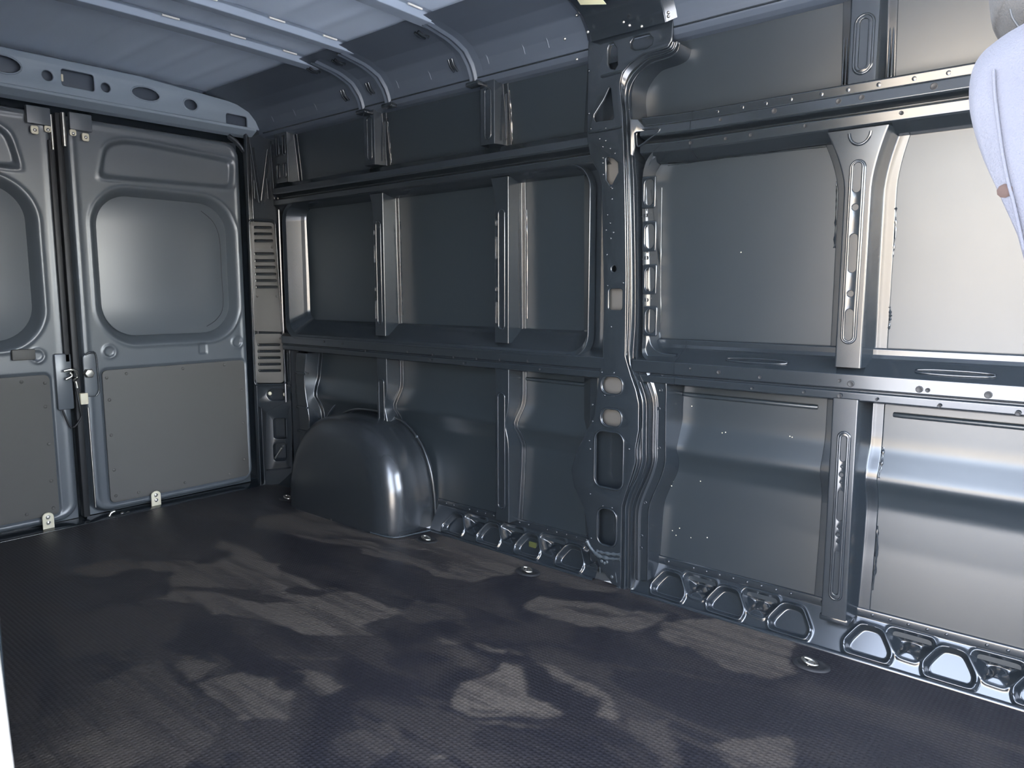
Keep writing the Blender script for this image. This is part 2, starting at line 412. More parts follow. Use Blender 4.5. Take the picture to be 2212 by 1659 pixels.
# ---------------------------------------------------------------- wall_right: outer skin
wr = struct('wall_right', (XF, 1.2, 0))
obj('outer_sill', bevel_box(2.166, 2.20, -1.4, 3.60, -0.40, 0.10, 0.01), M_WHITE, wr)
obj('outer_side', bevel_box(2.168, 2.176, -1.4, 3.60, 0.0, 1.97, 0.002), M_WHITE, wr)
def skin_x(z):
    # outer skin: a styling crease at z = 0.49 folds inwards, a little barrel above
    zs = [-0.1, 0.10, 0.30, 0.415, 0.455, 0.49, 0.505, 0.575, 0.60, 0.70, 0.90, 1.40, 1.56, 1.76, 1.85]
    xs = [2.124, 2.138, 2.155, 2.160, 2.148, 2.130, 2.133, 2.160, 2.163, 2.163, 2.160, 2.154, 2.150, 2.130, 2.115]
    return np.interp(z, zs, xs)
def skin(y0, y1, z0, z1):
    n = max(2, int((z1 - z0) / 0.006))
    zz = np.linspace(z0, z1, n); xx = skin_x(zz)
    k = np.array([1, 2, 3, 2, 1.0]); k /= k.sum()
    xs_ = np.convolve(np.pad(xx, 2, mode='edge'), k, 'valid')
    yy = np.linspace(y0, y1, 8)
    Aa = [[(xs_[i], y, zz[i]) for i in range(n)] for y in yy]
    v, f = grid_vf(Aa); return mesh(v, f, None)
for y0, y1 in ((-1.4, -0.05), (-0.05, 0.60), (0.60, 1.30), (1.30, 1.835), (1.835, 2.545), (2.545, 3.40)):
    obj('lower_skin_panel', skin(y0, y1, 0.07, 0.755), M_SKIN, wr)
    obj('window_skin_panel', skin(y0, y1, 0.755, 1.48), M_SKIN, wr)
    obj('upper_skin_panel', skin(y0, y1, 1.48, 1.80), M_SKIN, wr)
# a soft bead under the waist rail on each lower panel
for y0, y1 in ((-1.0, 0.50), (0.70, 1.12), (1.50, 1.78)):
    obj('panel_bead', tube([(2.163, y0, 0.672), (2.158, y0 + .02, 0.672), (2.158, y1 - .02, 0.672), (2.163, y1, 0.672)], 0.007), M_SKIN, wr)

# ---------------------------------------------------------------- waist rail and belt rail (pressed sections along the van)
WAIST = [(2.160, 0.700), (2.105, 0.705), (2.076, 0.712), (2.074, 0.733), (2.080, 0.737), (2.080, 0.7395), (2.071, 0.744), (2.070, 0.781), (2.140, 0.822), (2.146, 0.832), (2.146, 0.848), (2.156, 0.850)]
obj('waist_rail', extrude_y(WAIST, -1.4, 1.135, 0.0035), M_BODY, wr)
WAIST_R = [(x, z) for x, z in WAIST]
obj('waist_rail', extrude_y(WAIST_R, 1.50, 3.30, 0.0035), M_BODY, wr)
BELT = [(2.150, 1.398), (2.128, 1.401), (2.112, 1.408), (2.082, 1.421), (2.0765, 1.425), (2.075, 1.450), (2.080, 1.4535), (2.112, 1.462), (2.110, 1.466), (2.078, 1.472), (2.072, 1.476), (2.074, 1.503), (2.086, 1.507), (2.083, 1.531), (2.090, 1.535), (2.150, 1.538)]
obj('belt_rail', extrude_y(BELT, -1.4, 1.10, 0.003), M_BODY, wr)
BELT_R = [(2.150, 1.398), (2.120, 1.403), (2.085, 1.420), (2.080, 1.426), (2.080, 1.448), (2.112, 1.460), (2.110, 1.465), (2.078, 1.474), (2.075, 1.480), (2.078, 1.505), (2.110, 1.530), (2.150, 1.534)]
obj('belt_rail', extrude_y(BELT_R, 1.48, 3.34, 0.004), M_BODY, wr)
# corner castings where the rails meet the pillar
for nm, prof, ya, yb in (('waist_joint', WAIST, 1.11, 1.26), ('belt_joint', BELT, 1.08, 1.25)):
    rows = []
    for t in np.linspace(0, 1, 7):
        y = ya + (yb - ya) * t; rows.append([(x - 0.0025, y, z + (0.006 * t * t if z > 1.0 else 0)) for x, z in prof])
    obj(nm, loft(rows, 0.0035), M_BODY, wr)
for ya, yb in ((1.37, 1.53),):
    obj('waist_joint', extrude_y([(x - 0.002, z) for x, z in WAIST_R], ya, yb, 0.0035), M_BODY, wr)
    obj('belt_joint', extrude_y([(x - 0.002, z) for x, z in BELT_R], ya, yb, 0.0035), M_BODY, wr)
# long pressed slots on the waist shelf
for ya, yb in ((0.95, 0.77), (0.44, 0.27), (2.32, 2.12), (2.0, 1.94), (1.78, 1.72), (1.70, 1.56)):
    c = lambda s: (2.070 + 0.070 * s - 0.0012, 0.781 + 0.041 * s + 0.0012)
    path = []
    for u, q in rrect(yb, ya, 0.30, 0.55, 0.12, 5):
        x, z = c(q); path.append((x, u, z))
    me = tube(path, 0.0032, True); obj('shelf_slot', me, M_BODY, wr)
# holes in the faces
def pits(name, pts, X, r, parent):
    obj(name, mesh(*join([pit_vf((X - 0.0004, y, z), (-1, 0, 0), (rr or r)) for y, z, rr in pts]), 60), M_RUBBER, parent, kind='stuff')
pts = []
for px, py, rr in ((1814, 822, .004), (2004, 843, .0045), (2135, 853, .007), (1736, 847, .003), (1894, 863, .003), (2029, 877, .004), (2199, 893, .005), (1642, 815, .004), (1553, 804, .005), (1492, 796, .003), (1624, 839, .003), (1814, 855, .005), (1986, 841, .007), (1838, 829, .007)):
    y, z = W(px, py, 2.071); pts.append((y, z, rr))
for px, py in ((880, 760), (935, 766), (980, 772), (1030, 775), (1080, 777), (1140, 780), (740, 742), (700, 738), (790, 758), (1167, 798), (1002, 785), (930, 778)):
    y, z = W(px, py, 2.071); pts.append((y, z, 0.0035))
pits('waist_rail_holes', pts, 2.069, 0.004, wr)
pts = []
for px, py, rr in ((1740, 272, .004), (1947, 244, .004), (1557, 259, .004), (1812, 219, .006), (1862, 211, .006), (2018, 187, .007), (1492, 309, .004), (1673, 240, .006), (1568, 300, .004), (1622, 292, .004)):
    y, z = W(px, py, 2.075); pts.append((y, z, rr))
pits('belt_rail_holes', pts, 2.073, 0.004, wr)
# spot welds on the tilted upper flange of the belt rail
sw = []
for px, py in ((1490, 252), (1550, 245), (1604, 233), (1655, 224), (1709, 214), (1775, 206), (1833, 189), (1899, 182), (1976, 166), (2050, 155)):
    p = P(px, py, X=2.088); sw.append(dome_vf((2.0845, p.y, 1.520), (-1, 0, -0.1), 0.0062, 0.0008))
obj('spot_welds', mesh(*join(sw), 60), M_BODY, wr, kind='stuff')

# ---------------------------------------------------------------- ribs: top-hat sections welded to the skin
def rib_mesh(rows, xface, xb, wall=0.012, foot=0.030, r=0.0035):
    """rows: (z, y of one face edge, y of the other face edge, skin x offset)"""
    R = []
    for z, ya, yb, *o in rows:
        xs_ = float(skin_x(np.array(z))) - 0.004 if xb is None else xb
        wl = wall; ft = o[0] if o else foot
        R.append([(xs_ + 0.004, yb - wl - ft - 0.001, z), (xs_, yb - wl - ft, z), (xs_, yb - wl, z), (xface, yb, z), (xface, ya, z), (xs_, ya + wl, z), (xs_, ya + wl + ft, z), (xs_ + 0.004, ya + wl + ft + 0.001, z)])
    return loft(R, r, 3)
def zs_between(a, b, st=0.02): return list(np.linspace(a, b, max(2, int(abs(b - a) / st))))
def slot_plate(name, ya, yb, z0, z1, holes, X, parent):
    return wall_plate(name, [rrect(ya, yb, z0, z1, (yb - ya) / 2, 6)] + holes, X, 0.006, 0.002, M_BODY, parent)

# front window rib with the flared head
rb = []
for z in zs_between(0.80, 1.415):
    k = max(0.0, (z - 1.26) / 0.145); e = 0.046 * (k ** 1.6)
    rb.append((z, 0.632 + e, 0.566 - e * 0.65, 0.030 - 0.004 * min(k, 1)))
front_rib = obj('window_rib', rib_mesh(rb, XF, None, 0.010), M_BODY, wr)
obj('rib_slot_frame', mesh(*stadium_rim(0.583, 0.618, 0.865, 1.335, XF, 0.0035), 60), M_BODY, front_rib)
holes = []
for za, zb, h in ((1.255, 1.33, 1), (1.213, 1.222, 0), (1.05, 1.15, 1), (0.99, 1.0, 0), (0.872, 0.955, 1)):
    if h: holes.append(rrect(0.5905, 0.611, za, zb, 0.012, 5))
    else: holes.append(circ(0.601, (za + zb) / 2, 0.0085))
obj('rib_slot_plate', plate_mesh([rrect(0.585, 0.6165, 0.866, 1.334, 0.0155, 6)] + holes, 0.004, 0.0015, on_wall(XF - 0.004, 0.004)), M_BODY, front_rib)
path = [(XF - 0.001, 0.60 + 0.026 * math.cos(a), 1.405 + 0.030 * math.sin(a)) for a in np.linspace(PI, 2 * PI, 12)]
path = [(XF - 0.001, 0.626, 1.43)] + [(XF - .001, .60 + .026 * math.cos(PI * 2 - a), 1.405 - .030 * math.sin(a)) for a in np.linspace(PI, 2 * PI, 1)] if False else path
obj('head_bead', tube(path, 0.004), M_BODY, front_rib)
# front lower rib
low_rib = obj('lower_rib', rib_mesh([(z, 0.632, 0.566) for z in zs_between(0.10, 0.715)], XF, None, 0.012), M_BODY, wr)
obj('rib_slot_frame', mesh(*stadium_rim(0.582, 0.612, 0.155, 0.625, XF, 0.0035), 60), M_BODY, low_rib)
holes = [rrect(0.590, 0.604, 0.545, 0.615, 0.01, 5), circ(0.598, 0.53, 0.003, 10), circ(0.598, 0.508, 0.006), circ(0.598, 0.487, 0.003, 10), rrect(0.590, 0.604, 0.38, 0.465, 0.01, 5),
         circ(0.598, 0.362, 0.003, 10), circ(0.598, 0.340, 0.006), circ(0.598, 0.32, 0.003, 10), rrect(0.590, 0.604, 0.17, 0.295, 0.01, 5)]
obj('rib_slot_plate', plate_mesh([rrect(0.5835, 0.6105, 0.157, 0.623, 0.013, 6)] + holes, 0.004, 0.0015, on_wall(XF - 0.004, 0.004)), M_BODY, low_rib)
obj('rib_foot', bevel_box(XF, 2.15, 0.560, 0.638, 0.085, 0.104, 0.006), M_BODY, low_rib)
# front top rib
top_rib = obj('top_rib', rib_mesh([(z, 0.645, 0.577, 0.022) for z in zs_between(1.525, 1.80)], 2.092, None, 0.010), M_BODY, wr)
obj('rib_slot_frame', mesh(*stadium_rim(0.588, 0.632, 1.556, 1.70, 2.092, 0.004), 60), M_BODY, top_rib)
obj('rib_slot_plate', plate_mesh([rrect(0.590, 0.630, 1.558, 1.698, 0.0195, 6), rrect(0.600, 0.621, 1.567, 1.69, 0.0105, 6)], 0.004, 0.0015, on_wall(2.088, 0.004)), M_BODY, top_rib)
for yc in (0.668, 0.556):
    obj('flange_slot', mesh(*stadium_rim(yc - 0.004, yc + 0.004, 1.545, 1.70, float(skin_x(1.62)) - 0.006, 0.003), 60), M_BODY, top_rib)
# rear ribs
for yc, ytop in ((1.835, 1.90), (2.540, 2.585)):
    g = obj('window_rib', rib_mesh([(z, yc + 0.035 + 0.02 * max(0, (z - 1.3) / .12) ** 2, yc - 0.032 + 0.0 * z) for z in zs_between(0.81, 1.415)], 2.082, None, 0.007, 0.016), M_BODY, wr)
    obj('rib_slot_frame', mesh(*stadium_rim(yc - 0.014, yc + 0.016, 0.86, 1.30, 2.082, 0.0035), 60), M_BODY, g)
    for za, zb in ((1.24, 1.265), (1.12, 1.20), (1.195, 1.205), (1.0, 1.02), (0.88, 0.965)):
        obj('rib_slot', plate_mesh([rrect(yc + 0.022, yc + 0.030, za, zb, 0.004, 4), rrect(yc + 0.0235, yc + 0.0285, za + .002, zb - .002, 0.003, 4)], 0.004, 0.001, on_wall(2.080, 0.004)), M_BODY, g)
    rw = [(z, yc + 0.035, yc - 0.032 + 0.018 * math.exp(-((z - 0.50) / 0.05) ** 2)) for z in zs_between(0.12, 0.715)]
    g = obj('lower_rib', rib_mesh(rw, 2.084, None, 0.008, 0.016), M_BODY, wr)
    obj('rib_slot_frame', mesh(*stadium_rim(yc - 0.012, yc + 0.022, 0.17, 0.62, 2.084, 0.0035), 60), M_BODY, g)
    g = obj('top_rib', rib_mesh([(z, ytop + 0.045, ytop - 0.025, 0.022) for z in zs_between(1.54, 1.77)], 2.088, None, 0.010), M_BODY, wr)
    obj('rib_slot_frame', mesh(*stadium_rim(ytop - 0.008, ytop + 0.022, 1.56, 1.74, 2.088, 0.0035), 60), M_BODY, g)
    for yy in (ytop - 0.048, ytop + 0.066):
        obj('flange_slot', mesh(*stadium_rim(yy - 0.003, yy + 0.003, 1.56, 1.72, 2.128, 0.0025), 60), M_BODY, g)
# ribs in the rear corner
g = obj('corner_rib', rib_mesh([(z, 3.20 + 0.01 * math.sin(z * 14), 3.12 + 0.016 * math.sin(z * 14)) for z in zs_between(0.02, 0.70)], 2.085, None, 0.010, 0.02), M_BODY, wr)
for zc in (0.20, 0.31, 0.43, 0.60):
    obj('rib_step', bevel_box(2.078, 2.10, 3.115, 3.205, zc - 0.006, zc + 0.006, 0.003), M_BODY, g)
g = obj('corner_rib', rib_mesh([(z, 3.33, 3.22, 0.02) for z in zs_between(1.53, 1.77)], 2.09, None, 0.010), M_BODY, wr)
for yy, za, zb in ((3.30, 1.66, 1.75), (3.30, 1.55, 1.62), (3.245, 1.66, 1.75), (3.245, 1.55, 1.62)):
    obj('rib_slot', mesh(*stadium_rim(yy - 0.011, yy + 0.011, za, zb, 2.089, 0.003), 60), M_BODY, g)

# weld seams: sealant squeezed out beside the ribs
def seam(pts, r0, r1, name='sealant_bead'):
    V = smooth_path(pts, 10); return obj(name, tube(V, [r0 + (r1 - r0) * rnd.random() ** 2 for _ in V], seg=7), M_BODY, wr)
def sk(y, z, d=0.001): return (float(skin_x(z)) - d, y, z)
seam([sk(0.678, 1.30), sk(0.676, 1.22), sk(0.675, 1.12)], 0.001, 0.005)
seam([sk(0.526, 1.22), sk(0.523, 1.15), sk(0.526, 1.09)], 0.001, 0.006)
seam([sk(0.527, 0.96), sk(0.523, 0.93), sk(0.526, 0.90)], 0.001, 0.006)
seam([sk(0.520, 0.58), sk(0.518, 0.54), sk(0.520, 0.50)], 0.001, 0.005)
seam([sk(0.522, 0.36), sk(0.519, 0.27), sk(0.522, 0.18)], 0.002, 0.006)
seam([sk(1.195, 1.396, .002), sk(1.0, 1.398, .002), sk(0.69, 1.394, .002)], 0.001, 0.0025)
seam([sk(1.215, 1.33, .002), sk(1.214, 1.1, .002), sk(1.21, 0.9, .002)], 0.001, 0.003)
for yc in (1.795 - .02, 2.50 - .02):
    seam([sk(yc, 1.30), sk(yc - .002, 1.15), sk(yc, 0.9)], 0.001, 0.004)
for ytop in (1.90, 2.585):
    seam([sk(ytop - .060, 1.73), sk(ytop - .062, 1.65), sk(ytop - .06, 1.55)], 0.001, 0.006)
    seam([sk(ytop + .08, 1.68), sk(ytop + .08, 1.62), sk(ytop + .08, 1.55)], 0.001, 0.005)

# ---------------------------------------------------------------- window frame beside the pillar (front bay)
Opx = [(1470, 300), (1442, 306), (1427, 311), (1410, 326), (1397, 343), (1389, 365), (1386, 400), (1386, 500), (1387, 620), (1386, 735), (1385, 757), (1389, 772), (1403, 781), (1421, 784), (1451, 784)]
Ipx = [(1490, 333), (1462, 336), (1442, 340), (1430, 348), (1420, 362), (1413, 379), (1415, 415), (1418, 500), (1422, 620), (1421, 710), (1421, 724), (1425, 739), (1436, 752), (1451, 758), (1476, 761)]
rows = []
for a, b in zip(smooth_path([W(*q, 2.068) for q in Opx], 4), smooth_path([W(*q, 2.145) for q in Ipx], 4)):
    a = np.array(a); b = np.array(b); m = a + (b - a) * 0.86
    rows.append([(2.095, *(a - (b - a) * 0.08)), (2.066, *a), (2.092, *(a + (b - a) * 0.09)), (2.096, *m), (2.128, *b), (2.150, *(b + (b - a) * 0.06)), (2.156, *(b + (b - a) * 0.16))])
wf = obj('window_frame', loft(rows, 0.004), M_BODY, wr)
for y0, y1 in ((382, 449), (478, 543), (571, 636), (661, 727)):
    xo = (y0 - 382) * 0.010
    c = [W(1388 + xo, y0, 2.074), W(1418 + xo, y0, 2.074), W(1419 + xo, y1, 2.074), W(1389 + xo, y1, 2.074)]
    ya, yb = c[1][0], c[0][0]; za, zb = c[2][1], c[0][1]
    outer = rrect(ya, yb, za, zb, 0.006, 3); hole = rrect(ya + 0.008, yb - 0.010, za + 0.010, zb - 0.010, 0.022, 6)
    wall_plate('pocket_plate', [outer, hole], 2.070, 0.008, 0.003, M_BODY, wf)
    # square hole and two small ones below each pocket
pts = []
for py in (465, 557, 648):
    for dx, dy, rr in ((0, 0, .005), (-9, 3, .002), (9, -4, .002)):
        y, z = W(1398 + dx, py + dy, 2.094); pts.append((y, z, rr))
pits('frame_holes', pts, 2.0935, 0.004, wf)
# gusset at the top corner, facing the light, with its triangular opening
g = [W(*q, 2.066) for q in ((1366, 258), (1380, 258), (1392, 276), (1391, 283), (1377, 286), (1373, 290), (1374, 318), (1371, 338), (1366, 336))]
gus = plate_mesh([g], 0.010, 0.003, lambda u, v, w_: Vector((2.055 - w_ - 0.49 * (u - g[0][0]), u, v)))
obj('corner_gusset', gus, M_BODY, wr)
tri = [W(*q, 2.072) for q in ((1376, 287), (1384, 281), (1422, 277), (1424, 284), (1412, 293), (1385, 314), (1377, 313))]
obj('gusset_opening', tube(smooth_path([(2.070, *q) for q in tri], 3, True), 0.003, True), M_BODY, wr)

# rear window bays: one frame around the three panels
def rect_path(y0, y1, z0, z1, r): return rrect(y0, y1, z0, z1, r, 8)
ro = rect_path(1.435, 3.255, 0.772, 1.424, 0.085); ri = rect_path(1.475, 3.180, 0.855, 1.402, 0.055)
rows = []
for a, b in zip(ro, ri):
    a = np.array(a); b = np.array(b); d = b - a
    rows.append([(2.10, *(a - d * 0.1)), (2.068, *a), (2.079, *(a + d * 0.25)), (2.135, *(a + d * 0.85)), (2.148, *b), (2.158, *(b + d * 0.1))])
rows.append(rows[0])
obj('window_frame', loft(rows, 0.004), M_BODY, wr)

# ---------------------------------------------------------------- the big pillar
pil = obj('pillar_backing', loft([[(2.150, *W(1394 + dx, y, 2.15)), (2.118, *W(1388 + dx, y, 2.118)), (2.118, *W(1275, y, 2.118)), (2.15, *W(1262, y, 2.15))] for y, dx in ((30, 25), (100, 15), (119, -12), (140, -32), (160, -45), (250, -42), (780, -36), (870, -8), (1000, -8), (1100, -42), (1255, -42))], 0.004), M_BODY, wr)
E = [(1451, 90), (1444, 102), (1425, 109.5), (1390, 118.7), (1361, 139), (1346, 157), (1340, 181), (1343, 217), (1346, 245), (1350, 354), (1351.5, 410), (1354, 591), (1353, 700), (1352, 770), (1364, 811), (1375, 843), (1381.5, 874), (1381, 930), (1374, 968), (1374, 999), (1365, 1031), (1354, 1062), (1345, 1093), (1344, 1125), (1342.8, 1250), (1341, 1274)]
Fp = [(1461, 88), (1454, 108), (1430, 120), (1401, 129), (1380, 146), (1364, 164), (1352, 188), (1348.5, 215), (1351, 245), (1357, 354), (1359, 410), (1362.7, 591), (1362, 700), (1357.5, 775), (1368.5, 811), (1380, 843), (1386.7, 874), (1387, 930), (1386.7, 968), (1386, 999), (1376, 1031), (1360, 1062), (1350.5, 1093), (1349, 1125), (1348, 1250), (1347, 1274)]
G = [(1468, 94), (1461, 113), (1442, 125), (1408, 136), (1392, 147), (1378, 163), (1367, 184), (1363, 212), (1364.5, 245), (1371, 354), (1375.6, 410), (1377, 591), (1377, 700), (1374, 775), (1381, 811), (1393.6, 843), (1401.4, 874), (1400.5, 930), (1400.5, 968), (1400, 999), (1390, 1031), (1376, 1062), (1365, 1093), (1362, 1125), (1361, 1250), (1359, 1274)]
rows = []
for e, f_, g_ in zip(*[smooth_path([W(*q, 2.066) for q in L_], 4) for L_ in (E, Fp, G)]):
    e, f_, g_ = map(np.array, (e, f_, g_)); m = (e + f_) / 2; m2 = f_ + (g_ - f_) * 0.5; d = g_ - e
    rows.append([(2.085, *(e - d * 0.15)), (2.066, *e), (2.078, *m), (2.064, *f_), (2.080, *(f_ + (g_ - f_) * 0.30)), (2.080, *(f_ + (g_ - f_) * 0.72)), (2.067, *g_), (2.115, *(g_ + d * 0.10)), (2.150, *(g_ + d * 0.2))])
obj('pillar_flange', loft(rows, 0.003), M_BODY, pil)
G2 = [(1374, 790), (1381, 811), (1393.6, 843), (1401.4, 874), (1401, 930), (1400.5, 968), (1400, 999), (1390, 1031), (1376, 1062), (1365, 1093), (1362, 1125), (1361, 1200), (1360, 1254)]
L3 = [(1386, 790), (1397, 811), (1409, 843), (1415, 874), (1414.5, 930), (1413.4, 968), (1412.4, 999), (1403, 1031), (1390.5, 1062), (1380, 1093), (1377, 1125), (1376.5, 1200), (1376, 1254)]
L4 = [(1420, 800), (1436, 820), (1439, 845), (1438.5, 874), (1437.5, 930), (1437.5, 968), (1436.8, 999), (1428, 1031), (1414.6, 1062), (1403, 1093), (1400, 1125), (1399, 1200), (1398, 1254)]
rows = []
for e, f_, g_ in zip(*[smooth_path([W(*q, 2.072) for q in L_], 4) for L_ in (G2, L3, L4)]):
    e, f_, g_ = map(np.array, (e, f_, g_)); d = g_ - f_
    rows.append([(2.075, *e), (2.090, *(e + (f_ - e) * 0.25)), (2.090, *(e + (f_ - e) * 0.75)), (2.072, *f_), (2.078, *(f_ + d * 0.2)), (2.078, *(f_ + d * 0.85)), (2.072, *g_), (2.110, *(g_ + d * 0.12)), (2.160, *(g_ + d * 0.30))])
obj('pillar_flange', loft(rows, 0.003), M_BODY, pil)
# main face with its cut-outs
left = [(1338, 1271), (1322, 1262), (1295, 1225), (1272, 1172), (1262, 1100), (1240, 1052), (1234, 1015), (1243, 980), (1264, 935), (1284, 900), (1291, 830), (1301, 770), (1304, 655), (1301, 510), (1299, 400), (1292, 372), (1276, 345), (1268, 300), (1269, 200), (1270, 100), (1276, 40), (1455, 20), (1453, 75)]
edge = [(x - 0.5, y) for x, y in E]
loops = [[W(*q) for q in left + edge]]
def hole(x0, x1, y0, y1, rpx):
    a, b = W(x0, y1), W(x1, y0); s = (a[0] - b[0]) / (x1 - x0)
    loops.append(rrect(b[0], a[0], a[1], b[1], rpx * s, 6)); return b[0], a[0], a[1], b[1]
rims = [hole(1301, 1344, 817, 848, 15), hole(1300, 1342, 888, 917, 14), hole(1286, 1346, 939, 1047, 10), hole(1292, 1331, 1105, 1172, 8), hole(1315, 1344, 624, 669, 5)]
hole(1321, 1331, 574, 587, 5)
loops.append([W(*q) for q in ((1309, 343), (1313, 339), (1325, 343), (1334, 352), (1335, 372), (1322, 398), (1317, 399), (1310, 388))])
loops.append([W(*q) for q in ((1316, 190), (1319, 192), (1326, 254), (1324, 257), (1288, 263), (1283, 257), (1284, 248), (1305, 215))])
loops.append([W(*q) for q in ((1317, 96), (1324, 93), (1332, 104), (1334, 140), (1328, 150), (1318, 148), (1313, 138), (1313, 106))])
loops.append([W(*q) for q in ((1362, 92), (1370, 80), (1402, 74), (1411, 82), (1408, 95), (1396, 104), (1372, 107), (1364, 103))])
wall_plate('pillar_face', loops, 2.069, 0.010, 0.004, M_BODY, pil)
rr = []
for y0, y1, z0, z1 in rims[:4]:
    rr.append(tube_vf([(2.068, u, v_) for u, v_ in rrect(y0 - .004, y1 + .004, z0 - .004, z1 + .004, min(.032, (z1 - z0) / 2), 6)], 0.0032, True))
obj('hole_rims', mesh(*join(rr), 60), M_BODY, pil)
# paler inserts behind the cut-outs: light inside the pillar put into their colour
for px0, px1, py0, py1 in ((1290, 1352, 806, 930), (1308, 1352, 612, 680), (1302, 1342, 332, 405)):
    a, b = W(px0, py1, 2.105), W(px1, py0, 2.105)
    obj('lit_cutout_insert', bevel_box(2.098, 2.114, b[0], a[0], a[1], b[1], 0.006), M_COVER, pil)
# ledge across the upper pillar and little welds
obj('pillar_ledge', tube([(2.066, *W(1300, 166)), (2.064, *W(1322, 160)), (2.066, *W(1343, 155))], 0.004), M_BODY, pil)
obj('pillar_ledge', tube([(2.067, *W(1273, 287)), (2.065, *W(1310, 281)), (2.067, *W(1344, 274))], 0.0035), M_BODY, pil)
dots = []
for px, py in ((1295, 300), (1308, 304), (1302, 317), (1318, 321), (1328, 331), (1302, 341), (1302, 352), (1303, 377), (1320, 405), (1322, 407), (1322, 430), (1312, 464), (1318, 482), (1309, 497), (1325, 502), (1319, 515), (1311, 550), (1346, 611), (1312, 617), (1320, 706), (1276, 278), (1308, 277), (1272, 245), (1272, 153),
               (1306, 1300), (1280, 874), (1280, 910), (1273, 952), (1275, 970), (1275, 1067), (1277, 1163), (1306, 854), (1327, 855), (1300, 804), (1326, 805), (1302, 1093), (1322, 1097), (1359, 970)):
    y, z = W(px, py); dots.append(dome_vf((2.0688, y, z), (-1, 0, 0), 0.0042, 0.0022))
for px, py in ((1358, 265), (1359, 278), (1360, 290), (1361, 304), (1361, 337), (1367, 421), (1367, 433), (1368, 500), (1368, 532), (1369, 584), (1369, 622), (1368, 678), (1367, 695), (1368, 715), (1358, 236), (1356, 200), (1372, 142), (1385, 140)):
    y, z = W(px, py, 2.078); dots.append(dome_vf((2.0792, y, z), (-1, 0, 0), 0.0036, 0.0018))
for px, py in ((1423, 883), (1424, 968), (1394, 1086), (1386, 1158), (1385, 1184), (1428, 843)):
    y, z = W(px, py, 2.078); dots.append(pit_vf((2.0772, y, z), (-1, 0, 0), 0.005))
obj('spot_welds', mesh(*join(dots), 60), M_BODY, pil, kind='stuff')
# smeared sealant at the pillar foot
sl = []
for pts_, r_ in (([(1268, 1168), (1278, 1185), (1294, 1200), (1316, 1206), (1340, 1208)], 0.010), ([(1290, 1190), (1310, 1195), (1340, 1198)], 0.008), ([(1296, 1200), (1296, 1238)], 0.002), ([(1318, 1196), (1326, 1215), (1334, 1262)], 0.003), ([(1326, 1272), (1340, 1268)], 0.006)):
    pth = smooth_path([(2.071, *W(*q, 2.071)) for q in pts_], 6); sl.append(tube_vf(pth, [r_ * 0.65 * (0.6 + 0.8 * rnd.random()) for _ in pth], seg=8))
for px, py in ((1322, 1246), (1300, 1212), (1306, 1216), (1311, 1214)):
    y, z = W(px, py, 2.07); sl.append(dome_vf((2.069, y, z), (-1, 0, 0), 0.006, 0.003))
obj('sealant_smear', mesh(*join(sl), 60), M_SEAL, pil)

# ---------------------------------------------------------------- sill rails with the row of pressed pockets
def sill(y0, y1, cells, pockets, name):
    L = 0.1084; du = 0.0026
    us = np.arange(y0, y1 + du, du); vs = np.linspace(0, L, 56); U, V = np.meshgrid(us, vs, indexing='ij')
    h = np.zeros_like(U)
    for c in cells:
        poly = [(c - 0.050, 0.012), (c + 0.050, 0.012), (c + 0.056, 0.034), (c + 0.024, 0.085), (c - 0.024, 0.085), (c - 0.056, 0.034)]
        d = sd_poly(U, V, poly, 0.002)
        h += 0.0075 * np.exp(-((d - 0.0075) / 0.0042) ** 2) - 0.018 * (1 - sstep(d, -0.005, 0.004))
    for c in pockets:
        poly = [(c - 0.020, 0.032), (c + 0.022, 0.034), (c + 0.058, 0.086), (c + 0.050, 0.101), (c - 0.050, 0.101), (c - 0.058, 0.086)]
        d = sd_poly(U, V, poly, 0.001)
        cone = np.hypot((U - c) / 1.1, (V - 0.052)) 
        tip = np.clip(1 - np.hypot((U - c) / 0.030, (V - 0.046) / 0.040), 0, 1)
        pit = np.clip((0.003 - d) * 1.5, 0, 0.034)
        h += -pit + np.minimum(pit, 0.030 * sstep(tip, 0.0, 0.9)) + 0.003 * np.exp(-((d - 0.005) / 0.004) ** 2)
    nx, nz = -0.094 / L, 0.054 / L
    X = 2.080 + 0.054 * V / L + nx * h; Z = 0.003 + 0.094 * V / L + nz * h
    A = np.stack([X, U, Z], -1)
    # rolled lip at the floor and the flange at the top
    def strip(pts): return np.stack([np.stack([np.full_like(us, x), us, np.full_like(us, z)], -1) for x, z in pts], 1)
    lip = strip([(2.062, 0.0005), (2.063, 0.005), (2.067, 0.0075), (2.072, 0.0078), (2.076, 0.006), (2.079, 0.003)])
    top = strip([(2.1345, 0.099), (2.1335, 0.1015), (2.1328, 0.105), (2.1326, 0.121), (2.134, 0.1245), (2.150, 0.1255)])
    A = np.concatenate([lip, A, top], 1)
    v, f = grid_vf(A)
    o = obj(name, mesh(v, f, 70), M_BODY, wr)
    wv = []
    y = y0 + 0.03
    while y < y1 - 0.02:
        if abs(((y - 0.6) + 0.1) % 0.2 - 0.1) < 0.09: wv.append(dome_vf((2.1327, y, 0.112), (-1, 0, 0), 0.0045, 0.0022))
        y += 0.045
    obj('flange_welds', mesh(*join(wv), 60), M_BODY, o, kind='stuff')
    pv = [pit_vf((2.108, c, 0.046), (-0.8, 0, 0.6), 0.0036) for c in pockets]
    obj('pocket_holes', mesh(*join(pv), 60), M_RUBBER, o, kind='stuff')
    return o
sill(-1.0, 1.245, [1.124, 0.926, 0.728, 0.513, 0.316, 0.118, -0.08, -0.28, -0.48], [1.025, 0.827, 0.4145, 0.217, 0.019, -0.18, -0.38], 'sill_rail')
